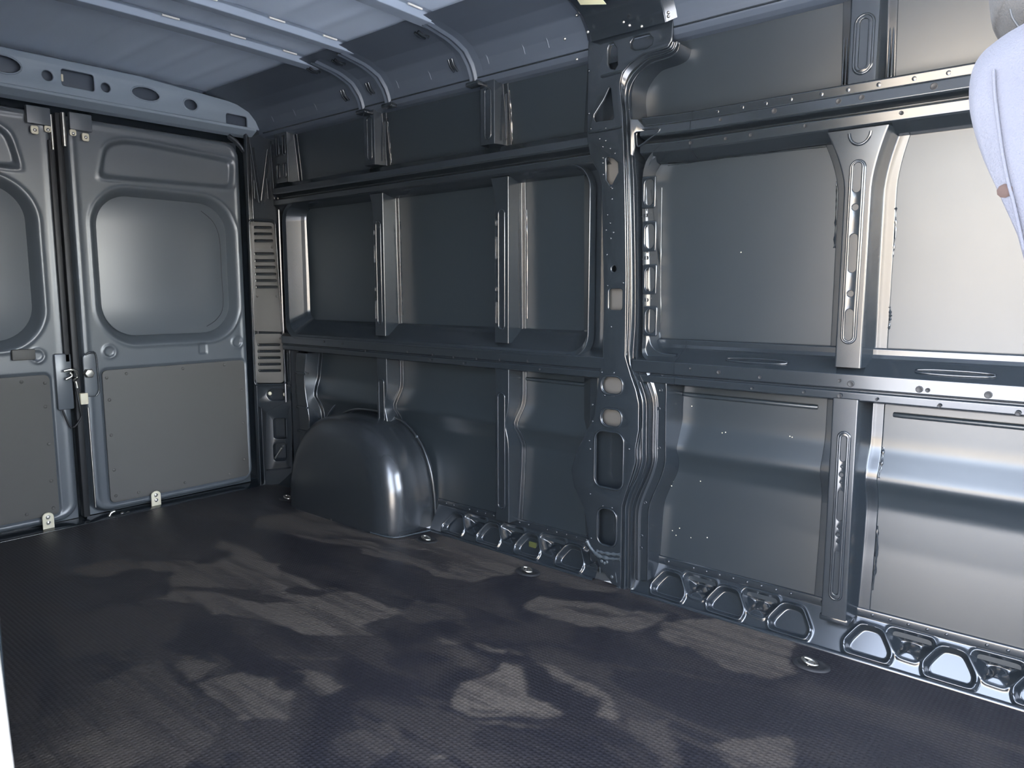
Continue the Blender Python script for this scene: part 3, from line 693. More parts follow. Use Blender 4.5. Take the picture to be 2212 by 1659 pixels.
rs = sill(1.40, 2.24, [1.52, 1.718, 1.916, 2.114], [1.421, 1.619, 1.817, 2.015], 'sill_rail')
p = W(1152, 1177, 2.125)
obj('green_cap', bevel_box(2.118, 2.128, p[0] - 0.018, p[0] + 0.018, p[1] - 0.012, p[1] + 0.012, 0.003), M_GREEN, rs, label='olive green cap behind a sill pocket')
obj('sill_rail', extrude_y([(2.075, 0.0), (2.10, 0.03), (2.15, 0.09), (2.15, 0.12)], 3.06, 3.42, 0.006), M_BODY, wr)
# specks of paint on the lower skin
sp = []
for px, py in ((1455, 1145), (1463, 1155), (1495, 1160), (1530, 1160), (1450, 1050), (1453, 1040), (1512, 1040), (1470, 880), (1492, 878), (1560, 935), (1567, 934), (1705, 943), (1710, 945), (1470, 1140), (1600, 545)):
    y, z = W(px, py, 2.155); sp.append(dome_vf((float(skin_x(z)) - 0.0005, y, z), (-1, 0, 0), 0.002, 0.001, 6))
obj('paint_specks', mesh(*join(sp), 60), M_CREAM, wr, kind='stuff')

# ---------------------------------------------------------------- cove between wall and roof
COVE = [(2.150, 1.752), (2.108, 1.757), (2.090, 1.764), (2.078, 1.776), (2.072, 1.80), (2.055, 1.835), (2.020, 1.872), (1.960, 1.897), (1.88, 1.912), (1.80, 1.925)]
obj('roof_rail', extrude_y(COVE, -1.4, 3.46, [.004, .004, .006, .006, .012, .02, .03, .03, .03, .01], 4), M_ROOF, wr)
tick = []
for px, py in ((585, 248), (632, 236), (678, 221), (762, 200), (855, 176), (925, 157), (1050, 120), (1128, 103), (1180, 90)):
    q = P(px, py, X=2.05)
    tick.append(tube_vf([(2.035, q.y + 0.002, 1.864), (2.054, q.y, 1.838), (2.066, q.y, 1.815)], 0.0028))
obj('rail_beads', mesh(*join(tick), 60), M_ROOF, wr)
obj('roof_rail_seam', tube(smooth_path([(2.076, -1.4, 1.779), (2.075, 0.6, 1.782), (2.076, 3.4, 1.779)], 4), 0.003), M_BODY, wr)

# ---------------------------------------------------------------- ceiling: sheet, pressed beads, cross bows
ceil = struct('ceiling', (1.2, 1.2, ROOF))
def roof_z(x): return ROOF + 0.022 * (1 - ((x - 1.2) / 0.95) ** 2)
xs = np.linspace(0.22, 2.14, 240); ys = np.linspace(-1.4, 3.54, 30)
A = []
for y in ys:
    A.append([(x, y, roof_z(x) - 0.004 * math.exp(-(((x / 0.16) % 1 - 0.5) / 0.16) ** 2)) for x in xs])
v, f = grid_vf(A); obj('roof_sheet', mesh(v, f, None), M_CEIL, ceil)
v, f = grid_vf([[(x, y, roof_z(x) + 0.03) for x in xs] for y in (-1.4, 3.6)], flip=True); obj('roof_outer_sheet', mesh(v, f, None), M_WHITE, ceil)
def bow(y, wd, dz, xend=1.90):
    rows = []
    for x in list(np.linspace(0.30, 1.86, 24)) + [1.88, xend]:
        drop = 0.0 if x < 1.86 else (x - 1.86) ** 2 * 1.6
        z = roof_z(x) - 0.006 - drop
        hw = wd / 2 - (0.012 if x > 1.95 else 0)
        rows.append([(x, y - hw - 0.018, z), (x, y - hw, z - 0.002), (x, y - hw + 0.010, z - dz), (x, y + hw - 0.010, z - dz), (x, y + hw, z - 0.002), (x, y + hw + 0.018, z)])
    return obj('roof_bow', loft(rows, 0.004), M_BOW, ceil)
BOWS = [(2.70, 0.075), (2.43, 0.06), (1.97, 0.075), (0.62, 0.075), (-0.3, 0.08)]
for y, wd in BOWS:
    bw = bow(y, wd, 0.024)
    mk = [tube_vf([(x, y - wd / 2 - 0.012, roof_z(x) - 0.010), (x + 0.06, y - wd / 2 - 0.012, roof_z(x + .06) - 0.010)], 0.0035) for x in (0.7, 1.0, 1.25, 1.5, 1.72)]
    obj('bow_glint_bead', mesh(*join(mk), 60), M_PALE, bw)  # pale colour stands in for white glints along the bow
# bow brackets on the cove: a pressed strut with two ridges and two lugs
def on_cove(t):   # point on the cove from roof (t=0) to wall (t=1)
    c = [Vector((x, 0, z)) for x, z in COVE[::-1]]
    L = [0]
    for a, b in zip(c, c[1:]): L.append(L[-1] + (b - a).length)
    s = t * L[-1]
    for i in range(len(c) - 1):
        if s <= L[i + 1]: return c[i].lerp(c[i + 1], (s - L[i]) / (L[i + 1] - L[i]))
    return c[-1]
for yb in (2.62, 2.45, 1.965):
    rows = []
    for t in np.linspace(0.10, 0.80, 12):
        p = on_cove(t); hw = 0.020
        nx, nz = -0.6, -0.8
        q = lambda d: (p.x + nx * d, p.z + nz * d)
        rows.append([(q(0.001)[0], yb - hw - 0.03, q(0.001)[1]), (q(0.004)[0], yb - hw, q(0.004)[1]), (q(0.016)[0], yb - hw + 0.008, q(0.016)[1]), (q(0.010)[0], yb, q(0.010)[1]), (q(0.016)[0], yb + hw - 0.008, q(0.016)[1]), (q(0.004)[0], yb + hw, q(0.004)[1]), (q(0.001)[0], yb + hw + 0.03, q(0.001)[1])])
    br = obj('bow_bracket', loft(rows, 0.003), M_ROOF, wr)
    for t0, dy in ((0.16, 0.075), (0.58, 0.075)):
        p0, p1 = on_cove(t0), on_cove(t0 + 0.12)
        lug = [tube_vf([(p0.x - 0.004, yb + dy + o, p0.z - 0.006), ((p0.x + p1.x) / 2 - 0.008, yb + dy + o, (p0.z + p1.z) / 2 - 0.010), (p1.x - 0.004, yb + dy + o, p1.z - 0.004)], 0.005) for o in (-0.009, 0.009)]
        obj('bracket_lug', mesh(*join(lug), 60), M_BODY, br)
    obj('bracket_foot', bevel_box(2.060, 2.095, yb - 0.035, yb + 0.030, 1.752, 1.768, 0.005), M_BODY, br)
# heavy bow over the pillar, with its pressed pockets
rows = []
for t in np.linspace(0.0, 0.74, 16):
    p = on_cove(t); nx, nz = -0.6 - 0.3 * t, -0.8 + 0.4 * t
    f2 = lambda d: (p.x + nx * d, p.z + nz * d)
    rows.append([(f2(0)[0], 1.13, f2(0)[1]), (f2(0.030)[0], 1.155, f2(0.030)[1]), (f2(0.030)[0], 1.42, f2(0.030)[1]), (f2(0)[0], 1.45, f2(0)[1])])
hb = obj('pillar_bow', loft(rows, 0.006), M_BODY, wr)
obj('pillar_backing', bevel_box(2.078, 2.084, 1.155, 1.45, 1.722, 1.825, 0.002), M_BODY, wr)
rows = []
for x in np.linspace(0.3, 1.81, 14):
    z = roof_z(x); rows.append([(x, 1.13, z), (x, 1.155, z - 0.032), (x, 1.42, z - 0.032), (x, 1.45, z)])
obj('roof_bow', loft(rows, 0.006), M_ROOF, ceil)
dv = []
for px, py in ((1246, 33), (1270, 69), (1220, 84), (1347, 48), (1360, 55), (1444, 27), (1444, 35), (1386, 57), (1246, 128)):
    q = P(px, py, X=2.012); dv.append(dome_vf((q.x, q.y, q.z), (-0.8, 0, -0.6), 0.005, 0.005))
obj('bow_bolts', mesh(*join(dv), 60), M_STEEL, hb, kind='stuff')

# ---------------------------------------------------------------- wall_back: header, jambs, sill; door leaves
wb = struct('wall_back', (1.2, YR, 0))
HEAD_Y = 3.43
hp = lambda px, py: (lambda p: (p.x, p.z))(P(px, py, Y=HEAD_Y))
outl = [(0.30, 1.795), (2.08, 1.795), (2.08, 1.885), (1.95, 1.905), (1.5, 1.935), (0.9, 1.935), (0.30, 1.925)]
hl = [outl]
def hcirc(px, py, r, ry=None): q = hp(px, py); hl.append(circ(q[0], q[1], r, 18, ry))
hcirc(8, 138, 0.060, 0.034); hcirc(103, 163, 0.020); hcirc(229, 189, 0.019); hcirc(315, 203, 0.062, 0.030); hcirc(412, 226, 0.034, 0.026)
a, b = hp(134, 182), hp(203, 172); hl.append(rrect(a[0], b[0], a[1] - .004, a[1] + 0.062, 0.010))
a, b = hp(490, 272), hp(534, 250); hl.append(rrect(a[0], b[0], a[1] + .002, a[1] + 0.060, 0.012))
M_HDR = paint('header_veil_paint', (0.22, 0.26, 0.30), 0.45)  # lightened like the ceiling, the colour carries the veil's brightness
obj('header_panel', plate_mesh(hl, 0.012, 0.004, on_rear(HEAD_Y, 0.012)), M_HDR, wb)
obj('header_back', bevel_box(0.30, 2.10, HEAD_Y + 0.045, HEAD_Y + 0.06, 1.76, 1.95, 0.004), M_ROOF, wb)
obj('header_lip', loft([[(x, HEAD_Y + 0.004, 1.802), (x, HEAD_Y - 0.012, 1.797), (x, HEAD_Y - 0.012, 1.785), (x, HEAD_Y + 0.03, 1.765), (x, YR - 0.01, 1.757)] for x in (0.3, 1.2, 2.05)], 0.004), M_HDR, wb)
q = hp(134, 168); obj('header_clip', bevel_box(q[0] - 0.004, q[0] + 0.004, HEAD_Y - 0.004, HEAD_Y + 0.004, q[1] - 0.014, q[1] + 0.014, 0.002), M_CREAM, wb, label='small pale clip')
rg = []
for lp in (hl[1], hl[4], hl[5]): rg.append(tube_vf([(u, HEAD_Y, v_) for u, v_ in lp], 0.0035, True))
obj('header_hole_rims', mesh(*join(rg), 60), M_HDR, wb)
# door opening seal down the hinge side and along the floor
obj('door_seal', tube(smooth_path([(2.018, YR - 0.03, 0.0), (2.020, YR - 0.03, 0.9), (2.018, YR - 0.03, 1.60), (2.0, YR - 0.03, 1.70), (1.93, YR - 0.03, 1.752)], 8), 0.013), M_BODY, wb)
obj('door_sill', bevel_box(0.3, 2.06, YR - 0.07, YR + 0.10, -0.02, 0.002, 0.004), M_BODY, wb)
obj('outer_door_skin', bevel_box(0.20, 2.17, YR + 0.075, YR + 0.11, -0.35, 1.96, 0.02), M_BODY, wb)
obj('outer_corner', bevel_box(2.135, 2.17, 3.36, YR + 0.11, -0.35, 1.96, 0.01), M_BODY, wb)
obj('outer_corner', bevel_box(0.19, 0.30, YR - 0.02, YR + 0.11, -0.35, 1.96, 0.01), M_BODY, wb)
obj('centre_seal', bevel_box(1.176, 1.204, YR - 0.012, YR + 0.03, 0.012, 1.735, 0.008), M_RUBBER, wb)

def door_leaf(name, sgn, xc):
    """one leaf; u runs from the meeting edge (0) to the hinge edge (0.80)"""
    D = struct(name, (xc, YR, 0)); X = lambda u: xc + sgn * u
    us = np.arange(0, 0.805, 0.0045); vs = np.arange(0.004, 1.742, 0.0055); U, V = np.meshgrid(us, vs, indexing='ij')
    h = np.zeros_like(U)
    d0 = sd_rrect(U, V, 0.003, 0.800, 0.008, 1.738, 0.085)
    h += -0.045 * sstep(d0, -0.016, 0.0) + 0.004 * np.exp(-((d0 + 0.030) / 0.010) ** 2)
    # upper recess
    rec = [(0.135, 1.495), (0.745, 1.512), (0.755, 1.640), (0.235, 1.665), (0.165, 1.630)]
    d1 = sd_poly(U, V, rec, 0.010)
    h += -0.016 * (1 - sstep(d1, -0.012, 0.006)) + 0.0035 * np.exp(-((d1 - 0.012) / 0.006) ** 2)
    # window recess
    d2 = sd_rrect(U, V, 0.088, 0.752, 0.765, 1.455, 0.170)
    h += -0.052 * (1 - sstep(d2, -0.045, 0.004)) + 0.004 * np.exp(-((d2 - 0.010) / 0.007) ** 2)
    # lower recess for the cover board
    d3 = sd_rrect(U, V, 0.080, 0.776, 0.042, 0.662, 0.03)
    h += -0.008 * (1 - sstep(d3, -0.006, 0.003))
    # small pressings under the window
    for (u, v_) in ((0.125, 0.735), (0.735, 0.745)):
        dd = np.hypot(U - u, V - v_); h += 0.004 * np.exp(-((dd - 0.026) / 0.006) ** 2) - 0.003 * (dd < 0.022)
    dd = sd_rrect(U, V, 0.535, 0.575, 0.700, 0.750, 0.006); h += -0.005 * (1 - sstep(dd, -0.004, 0.003))
    A = np.stack([X(U), YR - h, V], -1)
    v, f = grid_vf(A, flip=(sgn < 0)); obj('inner_pressing', mesh(v, f, None), M_DOOR, D)
    f3 = lambda Y, t: (lambda u, v_, w_: Vector((X(u), Y + t / 2 - w_, v_)))
    obj('window_blank', plate_mesh([rrect(0.118, 0.722, 0.800, 1.430, 0.145, 10)], 0.006, 0.002, f3(YR + 0.040, 0.006)), M_DOOR, D)
    obj('window_blank_seam', tube([(X(u), YR + 0.040, v_) for u, v_ in smooth_path([(0.60, 0.83), (0.655, 0.865), (0.690, 0.93), (0.690, 1.10), (0.688, 1.26), (0.66, 1.34), (0.60, 1.39)], 5)], 0.0016), M_RUBBER, D)
    obj('cover_board', plate_mesh([rrect(0.087, 0.769, 0.050, 0.654, 0.022, 5)], 0.008, 0.002, f3(YR - 0.001, 0.008)), M_COVER, D, label='matt grey fibre cover board')
    bd = D
    rv = mesh(*dome_vf((0, 0, 0), (0, -1, 0), 0.0075, 0.004, 10), 60)
    for u, v_ in ((0.11, 0.08), (0.11, 0.20), (0.108, 0.36), (0.11, 0.52), (0.105, 0.62), (0.21, 0.075), (0.43, 0.078), (0.66, 0.078), (0.745, 0.14), (0.748, 0.33), (0.748, 0.50), (0.19, 0.632), (0.45, 0.635), (0.66, 0.637)):
        o = obj('rivet', rv, M_COVER, D); o.location = Vector((X(u), YR - 0.001, v_)) ; o.matrix_parent_inverse = D.matrix_basis.inverted()
    # lock rods at head, plate at foot
    x = X(0.055)
    g = obj('lock_bracket', plate_mesh([rrect(0.018, 0.105, 1.672, 1.742, 0.004, 2)], 0.022, 0.003, f3(YR - 0.030, 0.022)), M_DOOR, D)
    for u, v_, a_ in ((0.030, 1.660, 0.013), (0.078, 1.652, 0.014)):
        obj('lock_screw_pad', plate_mesh([rrect(u - a_, u + a_, v_ - a_ - (0.006 if u > .05 else 0), v_ + a_, 0.008, 4)], 0.010, 0.003, f3(YR - 0.026, 0.010)), M_CREAM, g, label='pale zinc screw pad')
        obj('screw', mesh(*dome_vf((X(u), YR - 0.027, v_ - 0.004), (0, -1, 0), 0.007, 0.004), 60), M_STEEL, g)
    return D
d1 = door_leaf('door_1', 1, 1.207)
d2 = door_leaf('door_2', -1, 1.173)
# strike plates at the foot of the leaves
for D, px in ((d1, 337), (d2, 104)):
    q = P(px, 1090 if D is d1 else 1132, Y=YR - 0.02)
    g = obj('strike_plate', plate_mesh([[(q.x - 0.022, 0.002), (q.x + 0.022, 0.002)] + [(q.x + 0.022 * math.cos(a), 0.052 + 0.020 * math.sin(a)) for a in np.linspace(0, PI, 10)]], 0.008, 0.003, on_rear(YR - 0.028, 0.008)), M_CREAM, D, label='cream strike plate with two screws')
    for z in (0.028, 0.052): obj('screw', mesh(*join([dome_vf((q.x, YR - 0.029, z), (0, -1, 0), 0.008, 0.003, 10), tube_vf([(q.x + 0.008 * math.cos(a), YR - 0.029, z + 0.008 * math.sin(a)) for a in np.linspace(0, 2 * PI, 12)[:-1]], 0.0015, True)]), 60), M_STEEL, g)
# lock case, claw and catch at the meeting edge
lk = obj('lock_case', plate_mesh([rrect(1.212, 1.272, 0.545, 0.735, 0.02, 4)], 0.020, 0.005, on_rear(YR - 0.022, 0.020)), M_DOOR, d1)
obj('lock_knob', plate_mesh([circ(1.228, 0.650, 0.020, 6)], 0.03, 0.004, on_rear(YR - 0.05, 0.03)), M_STEEL, lk)
obj('lock_edge_bead', tube(smooth_path([(1.222, YR - .024, .73), (1.262, YR - .024, .735), (1.268, YR - .024, .64), (1.268, YR - .024, .57), (1.255, YR - .024, .548)], 5), 0.004), M_BODY, lk)
cl = [tube_vf(smooth_path([(1.130, YR - .04, .668), (1.160, YR - .045, .672), (1.178, YR - .04, .660), (1.182, YR - .03, .635), (1.165, YR - .04, .625)], 5), 0.006),
      tube_vf(smooth_path([(1.135, YR - .04, .632), (1.158, YR - .045, .645), (1.150, YR - .045, .66)], 5), 0.006), tube_vf([(1.176, YR - .03, .62), (1.180, YR - .03, .59)], 0.007)]
obj('lock_claw', mesh(*join(cl), 60), M_STEEL, d2)
obj('claw_plate', bevel_box(1.105, 1.168, YR - 0.020, YR - 0.004, 0.50, 0.74, 0.006), M_DOOR, d2)
obj('lock_cable', tube(smooth_path([(1.180, YR - .02, .59), (1.185, YR - .03, .50), (1.19, YR - .02, .46), (1.15, YR - .02, .42), (1.12, YR - .02, .50)], 6), 0.004), M_RUBBER, d2)
obj('catch_block', bevel_box(1.190, 1.222, YR - 0.030, YR - 0.006, 0.515, 0.565, 0.004), M_CREAM, d1, label='pale catch block')
rd = [tube_vf([(1.203, YR - .02, 1.735), (1.203, YR - .02, 1.60)], 0.010), tube_vf([(1.222, YR - .016, .50), (1.224, YR - .016, .05)], 0.004)]
obj('lock_rod', mesh(*join(rd), 60), M_STEEL, d1)
obj('lock_rod', tube([(1.158, YR - .02, 1.72), (1.158, YR - .02, 1.58)], 0.006), M_STEEL, d2)
obj('meeting_strip', bevel_box(1.143, 1.166, YR - 0.020, YR - 0.002, 0.70, 1.62, 0.005), M_RUBBER, d2)
hv = [dome_vf((*((lambda q: (q.x, YR - .03))(P(px, py, Y=YR))), P(px, py, Y=YR).z), (0, -1, 0), 0.010, 0.008) for px, py in ((258, 1107), (270, 1106))]
hv.append(tube_vf(smooth_path([tuple(P(px, py, Y=YR - .03)) for px, py in ((236, 1116), (240, 1108), (248, 1104))], 4), 0.007))
obj('foot_lock', mesh(*join(hv), 60), M_STEEL, d1)
q = P(50, 766, Y=YR - .01)
obj('inner_clip', bevel_box(q.x - 0.042, q.x + 0.042, YR - 0.022, YR - 0.004, q.z - 0.022, q.z + 0.022, 0.005), M_COVER, d2, label='grey rectangular pad under the window')

# ---------------------------------------------------------------- rear corner post and vent trim (a plane turned towards the front)
PA, PB = Vector((2.014, 3.455, 0)), Vector((2.124, 3.360, 0))
pd = (PB - PA).normalized(); pn = Vector((-pd.y, pd.x, 0)) * -1
if pn.x > 0: pn = -pn
def cp(px, py, off=0.0):
    d = ray(px, py); o = PA + pn * off
    t = (o - Vector((0, 0, CAM_H))).dot(pn) / d.dot(pn); q = Vector((0, 0, CAM_H)) + d * t
    return ((q - PA).dot(pd), q.z)
def post_map(off, t): return lambda u, v_, w_: PA + pd * u + pn * (off + w_ - t / 2) + Vector((0, 0, v_))
rows = []
for z in np.linspace(0.0, 1.79, 8):
    k = 0.0
    s = lambda u, o: tuple(PA + pd * u + pn * o + Vector((0, 0, z)))
    rows.append([(2.03, YR + .01, z), (2.012, YR - 0.02, z), s(-0.010, 0.006), s(0.004, 0.012), s(0.010, -0.030), s(0.130, -0.030), s(0.138, 0.012), s(0.150, 0.010), s(0.158, -0.030), (2.118, 3.300, z), (2.150, 3.27, z)])
post = obj('corner_post', loft(rows, 0.004), M_BODY, wb)
# upper braces of the post
br = [tube_vf([tuple(PA + pd * u0 + pn * .008 + Vector((0, 0, z0))), tuple(PA + pd * u1 + pn * .008 + Vector((0, 0, z1)))], 0.005) for u0, z0, u1, z1 in ((0.02, 1.72, 0.05, 1.44), (0.10, 1.70, 0.06, 1.45), (0.03, 1.55, 0.03, 1.46), (0.09, 1.56, 0.095, 1.46), (0.115, 1.74, 0.125, 1.46))]
obj('post_brace', mesh(*join(br), 60), M_BODY, post)
vt = thing('vent_trim', 'dark plastic corner trim with two banks of louvre slots beside the rear door', 'vent trim', tuple(PA + Vector((0, 0, 0.40))))
def quad_r(c, r=0.01):
    f_ = fillet([Vector((q[0], q[1], 0)) for q in c], r, 4, 0, closed=True); return [(q.x, q.y) for q in f_]
TO = 0.010
out = quad_r([cp(541, 480, TO), cp(590, 482, TO), cp(614, 716, TO), cp(547, 714, TO)], 0.016)
lp = [out]
def slots(ys, f):
    for py, x0, x1 in ys:
        a, b = cp(x0, py, TO), cp(x1, py, TO)
        lp.append(rrect(a[0], b[0], a[1] - 0.0065, a[1] + 0.0065, 0.006, 3))
slots([(491, 548, 587), (505, 548, 588), (520, 549, 590), (548, 549, 592), (563, 549, 594), (577, 550, 595), (592, 550, 597), (606, 551, 598), (620, 551, 600)], 0)
obj('upper_louvre', plate_mesh(lp, 0.008, 0.002, post_map(TO, 0.008)), M_TRIM, vt)
lp = [quad_r([cp(549, 722, TO), cp(609, 722, TO), cp(612, 826, TO), cp(553, 826, TO)], 0.016)]
slots([(745, 556, 605), (759, 556, 606), (773, 557, 606), (787, 557, 607), (801, 558, 607)], 0)
obj('lower_louvre', plate_mesh(lp, 0.008, 0.002, post_map(TO, 0.008)), M_TRIM, vt)
sc_ = []
for px, py in ((598, 640), (606, 731), (556, 640), (588, 534)):
    a = cp(px, py, TO); sc_.append(dome_vf(PA + pd * a[0] + pn * (TO + 0.004) + Vector((0, 0, a[1])), pn, 0.006, 0.003))
obj('trim_screws', mesh(*join(sc_), 60), M_TRIM, vt)
obj('trim_rim', tube([tuple(PA + pd * u + pn * (TO + .002) + Vector((0, 0, v_))) for u, v_ in quad_r([cp(538, 474, TO), cp(594, 476, TO), cp(618, 830, TO), cp(550, 832, TO)], 0.02)], 0.004, True), M_BODY, post)
# lower post plates with openings
lp = [quad_r([cp(552, 834, TO), cp(626, 832, TO), cp(626, 866, TO), cp(596, 878, TO), cp(576, 890, TO), cp(553, 872, TO)], 0.004)]
a, b = cp(577, 866, TO), cp(619, 838, TO); lp.append(rrect(a[0], b[0], a[1], b[1] - 0.004, 0.03, 6))
obj('post_plate', plate_mesh(lp, 0.008, 0.003, post_map(0.006, 0.008)), M_BODY, post)
lp = [quad_r([cp(576, 891, TO), cp(597, 879, TO), cp(628, 866, TO), cp(630, 1040, TO), cp(576, 1048, TO)], 0.004)]
for x0, x1, y0, y1 in ((592, 618, 903, 948), (592, 618, 957, 996)):
    a, b = cp(x0, y1, TO), cp(x1, y0, TO); lp.append(rrect(a[0], b[0], a[1], b[1], 0.014, 5))
obj('post_plate', plate_mesh(lp, 0.008, 0.003, post_map(0.012, 0.008)), M_BODY, post)
a, b = cp(576, 1016, TO), cp(628, 1010, TO)
obj('post_ledge', tube([tuple(PA + pd * a[0] + pn * .016 + Vector((0, 0, a[1]))), tuple(PA + pd * b[0] + pn * .016 + Vector((0, 0, b[1])))], 0.004), M_BODY, post)
for px, py, r_ in ((583, 850, 0.010), (616, 852, 0.011)):
    a = cp(px, py, 0.0); obj('post_fixing', mesh(*dome_vf(PA + pd * a[0] + pn * 0.0 + Vector((0, 0, a[1])), pn, r_, 0.006), 60), M_CREAM, post)
a, b = cp(594, 990, 0.0), cp(608, 968, 0.0)
obj('post_rod', tube([tuple(PA + pd * a[0] + Vector((0, 0, a[1]))), tuple(PA + pd * b[0] + Vector((0, 0, b[1])))], 0.004), M_STEEL, post)

# ---------------------------------------------------------------- wheel arch housing
wa = thing('wheel_arch', 'rounded black steel wheel arch housing standing on the load floor', 'wheel arch', (2.12, 2.66, 0))
YC, AW, AH = 2.665, 0.395, 0.450
rows = []
xin, xout, R = 1.885, 2.15, 0.115
th_n = 64
def arch_pt(th, shrink):
    c, s = math.cos(th), math.sin(th); e = 2.7
    k = (abs(c) ** e + abs(s) ** e) ** (-1 / e)
    return YC + (AW - shrink) * k * c, max(0.0, (AH - shrink) * k * s)
secs = []
for k in range(0, 12):           # inner face: from the middle out to the fillet
    t = k / 11.0; secs.append((xin, R, 0.02 + 0.98 * t))
for k in range(1, 13):           # fillet
    a = PI / 2 * k / 12; secs.append((xin + R * 0.9 * (1 - math.cos(a)), R * (1 - math.sin(a)), 1.0))
for k in range(1, 8): secs.append((xin + R * 0.9 + (xout - xin - R * 0.9) * k / 7, -0.004 * math.sin(k * 1.0), 1.0))
for x, shr, fs in secs:
    row = []
    for j in range(th_n + 1):
        th = PI * j / th_n; y, z = arch_pt(th, shr); y = YC + (y - YC) * fs; z *= fs
        # a slightly leaning inner face, shallow creases across the crown
        lean = 0.030 * (z / AH) ** 1.5 if x < xin + 0.1 else 0.030 * (z / AH) ** 1.5 * max(0, 1 - (x - xin - .1) / .12)
        crease = 0.0
        for tc_ in (0.55, 0.95, 1.35, 1.75, 2.2, 2.65): crease += 0.0022 * math.exp(-((th - tc_) / 0.018) ** 2)
        ce = crease if shr < 0.08 else 0
        row.append((x + lean, YC + (y - YC) * (1 - ce / 0.4), z * (1 - ce / 0.46)))
    rows.append(row)
v, f = grid_vf(rows); am = mesh(v, f, None)
M_ARCH = paint('arch_paint', (0.022, 0.026, 0.030), 0.24, wob=0.003, spec=0.9)
obj('housing', am, M_ARCH, wa)
lipp = [(2.132, *arch_pt(PI * j / 40, -0.010)) for j in range(0, 41)]
obj('rim_flange', tube(lipp, 0.007), M_ARCH, wa)
lipp = [(2.152, *arch_pt(PI * j / 40, -0.075)) for j in range(3, 20)]
obj('outer_bead', tube(lipp, 0.005), M_SKIN, wa)
tab = []
for th in (0.18, 0.45, 2.3): 
    y, z = arch_pt(th, -0.012); tab.append(dome_vf((2.130, y, z), (-1, 0, 0), 0.008, 0.006))
for tb in tab: obj('sealant_tab', mesh(*tb, 60), M_SEAL, wa)
ft = [(P(px, py, Z=0.004)) for px, py in ((800, 1150), (850, 1161), (900, 1152), (945, 1142))]
obj('foot_sealant', tube(smooth_path([tuple(q) for q in ft], 6), 0.0032), M_SEAL, wa)

# ---------------------------------------------------------------- tie-down rings let into the floor
def ring_thing(px, py, label):
    q = P(px, py, Z=0)
    t = thing('tie_down_ring', label, 'tie-down ring', (q.x, q.y, 0.0), 0.0, 'tie-down rings along the wall')
    c = Vector((q.x, q.y, 0))
    rows = []
    for rr_, z in ((0.050, 0.0008), (0.047, 0.0045), (0.040, 0.0055), (0.036, 0.004), (0.033, 0.0012), (0.0, 0.0011)):
        rows.append([(c.x + 0.75 * rr_ * math.cos(2 * PI * k / 24), c.y + rr_ * math.sin(2 * PI * k / 24), z) for k in range(24)])
    v, f = grid_vf(rows, closed_v=True); obj('cup', mesh(v, f, 50), M_RUBBER, t)
    ov = [(c.x + 0.013 * math.cos(a), c.y + 0.004 + 0.019 * math.sin(a), 0.009 + 0.004 * math.sin(a)) for a in np.linspace(0, 2 * PI, 20)[:-1]]
    obj('ring', tube(ov, 0.0045, True), M_STEEL, t, label='shiny steel ring')
    obj('bolt', mesh(*dome_vf((c.x, c.y + 0.003, 0.002), (0, 0, 1), 0.011, 0.009, 6), 30), M_STEEL, t)
    return t
ring_thing(1752, 1437, 'steel tie-down ring in the floor nearest the front, below the slotted rib')
ring_thing(1140, 1236, 'steel tie-down ring in the floor midway between pillar foot and wheel arch')
ring_thing(922, 1167, 'steel tie-down ring in the floor at the front foot of the wheel arch')
ring_thing(622, 1078, 'steel tie-down ring in the floor behind the wheel arch, near the rear corner')

# ---------------------------------------------------------------- yellow paper label on the heavy bow
pa, pb = P(1254, 10, X=1.93), P(1311, 11, X=1.93)
lb = obj('paper_label', None or plate_mesh([[(0, 0), (0.115, 0.004), (0.108, 0.075), (0.006, 0.07)]], 0.002, 0.0004, lambda u, v_, w_: pa + (pb - pa).normalized() * u * ((pb - pa).length / 0.115) + Vector((-0.9, 0, 0.42)) * v_ + Vector((-0.4, 0, -0.9)) * w_), M_LABEL)
lb['label'] = 'small pale yellow paper label stuck under the roof bow above the pillar'; lb['category'] = 'label'

# ---------------------------------------------------------------- near side of the van: wall with the sliding door opening, cab shell
wl = struct('wall_left', (XL, 2.0, 0))
JY = 1.055
obj('inner_skin', bevel_box(XL - 0.05, XL + 0.005, JY, 3.52, -0.35, 1.90, 0.01), M_SKIN, wl)
for z in (0.74, 1.47): obj('rail', bevel_box(XL + 0.004, XL + 0.05, JY + 0.40, 3.45, z - 0.04, z + 0.04, 0.01), M_BODY, wl)
for y in (1.85, 2.55): obj('rib', bevel_box(XL + 0.004, XL + 0.05, y - 0.04, y + 0.04, 0.1, 1.86, 0.01), M_BODY, wl)
jp = [P(px, py, X=XL) for px, py in ((0, 1150), (10, 1400), (22, 1659))]
obj('jamb_seal', tube([(XL - 0.02, JY - 0.045, -0.1), (XL - 0.02, JY - 0.035, 0.40), (XL - 0.02, JY - 0.012, 0.58), (XL - 0.02, JY + 0.012, 0.72), (XL - 0.02, JY + 0.06, 1.2), (XL - 0.02, JY + 0.05, 1.85)], 0.016), M_PALE, wl, label='pale rubber seal on the door jamb')
obj('roof_side_rail', bevel_box(XL - 0.05, XL + 0.10, -1.4, 3.52, 1.80, 1.95, 0.02), M_BODY, wl)
obj('cab_door', bevel_box(XL - 0.06, XL, -1.4, -0.14, -0.35, 0.85, 0.02), M_DARKIN, wl)
obj('cab_pillar', bevel_box(XL - 0.06, XL + 0.04, -0.24, -0.14, -0.35, 1.85, 0.02), M_DARKIN, wl)
wf_ = struct('wall_front', (1.2, -1.4, 0))
obj('dashboard', bevel_box(XL, 2.12, -1.55, -1.15, -0.2, 0.88, 0.05), M_DARKIN, wf_)
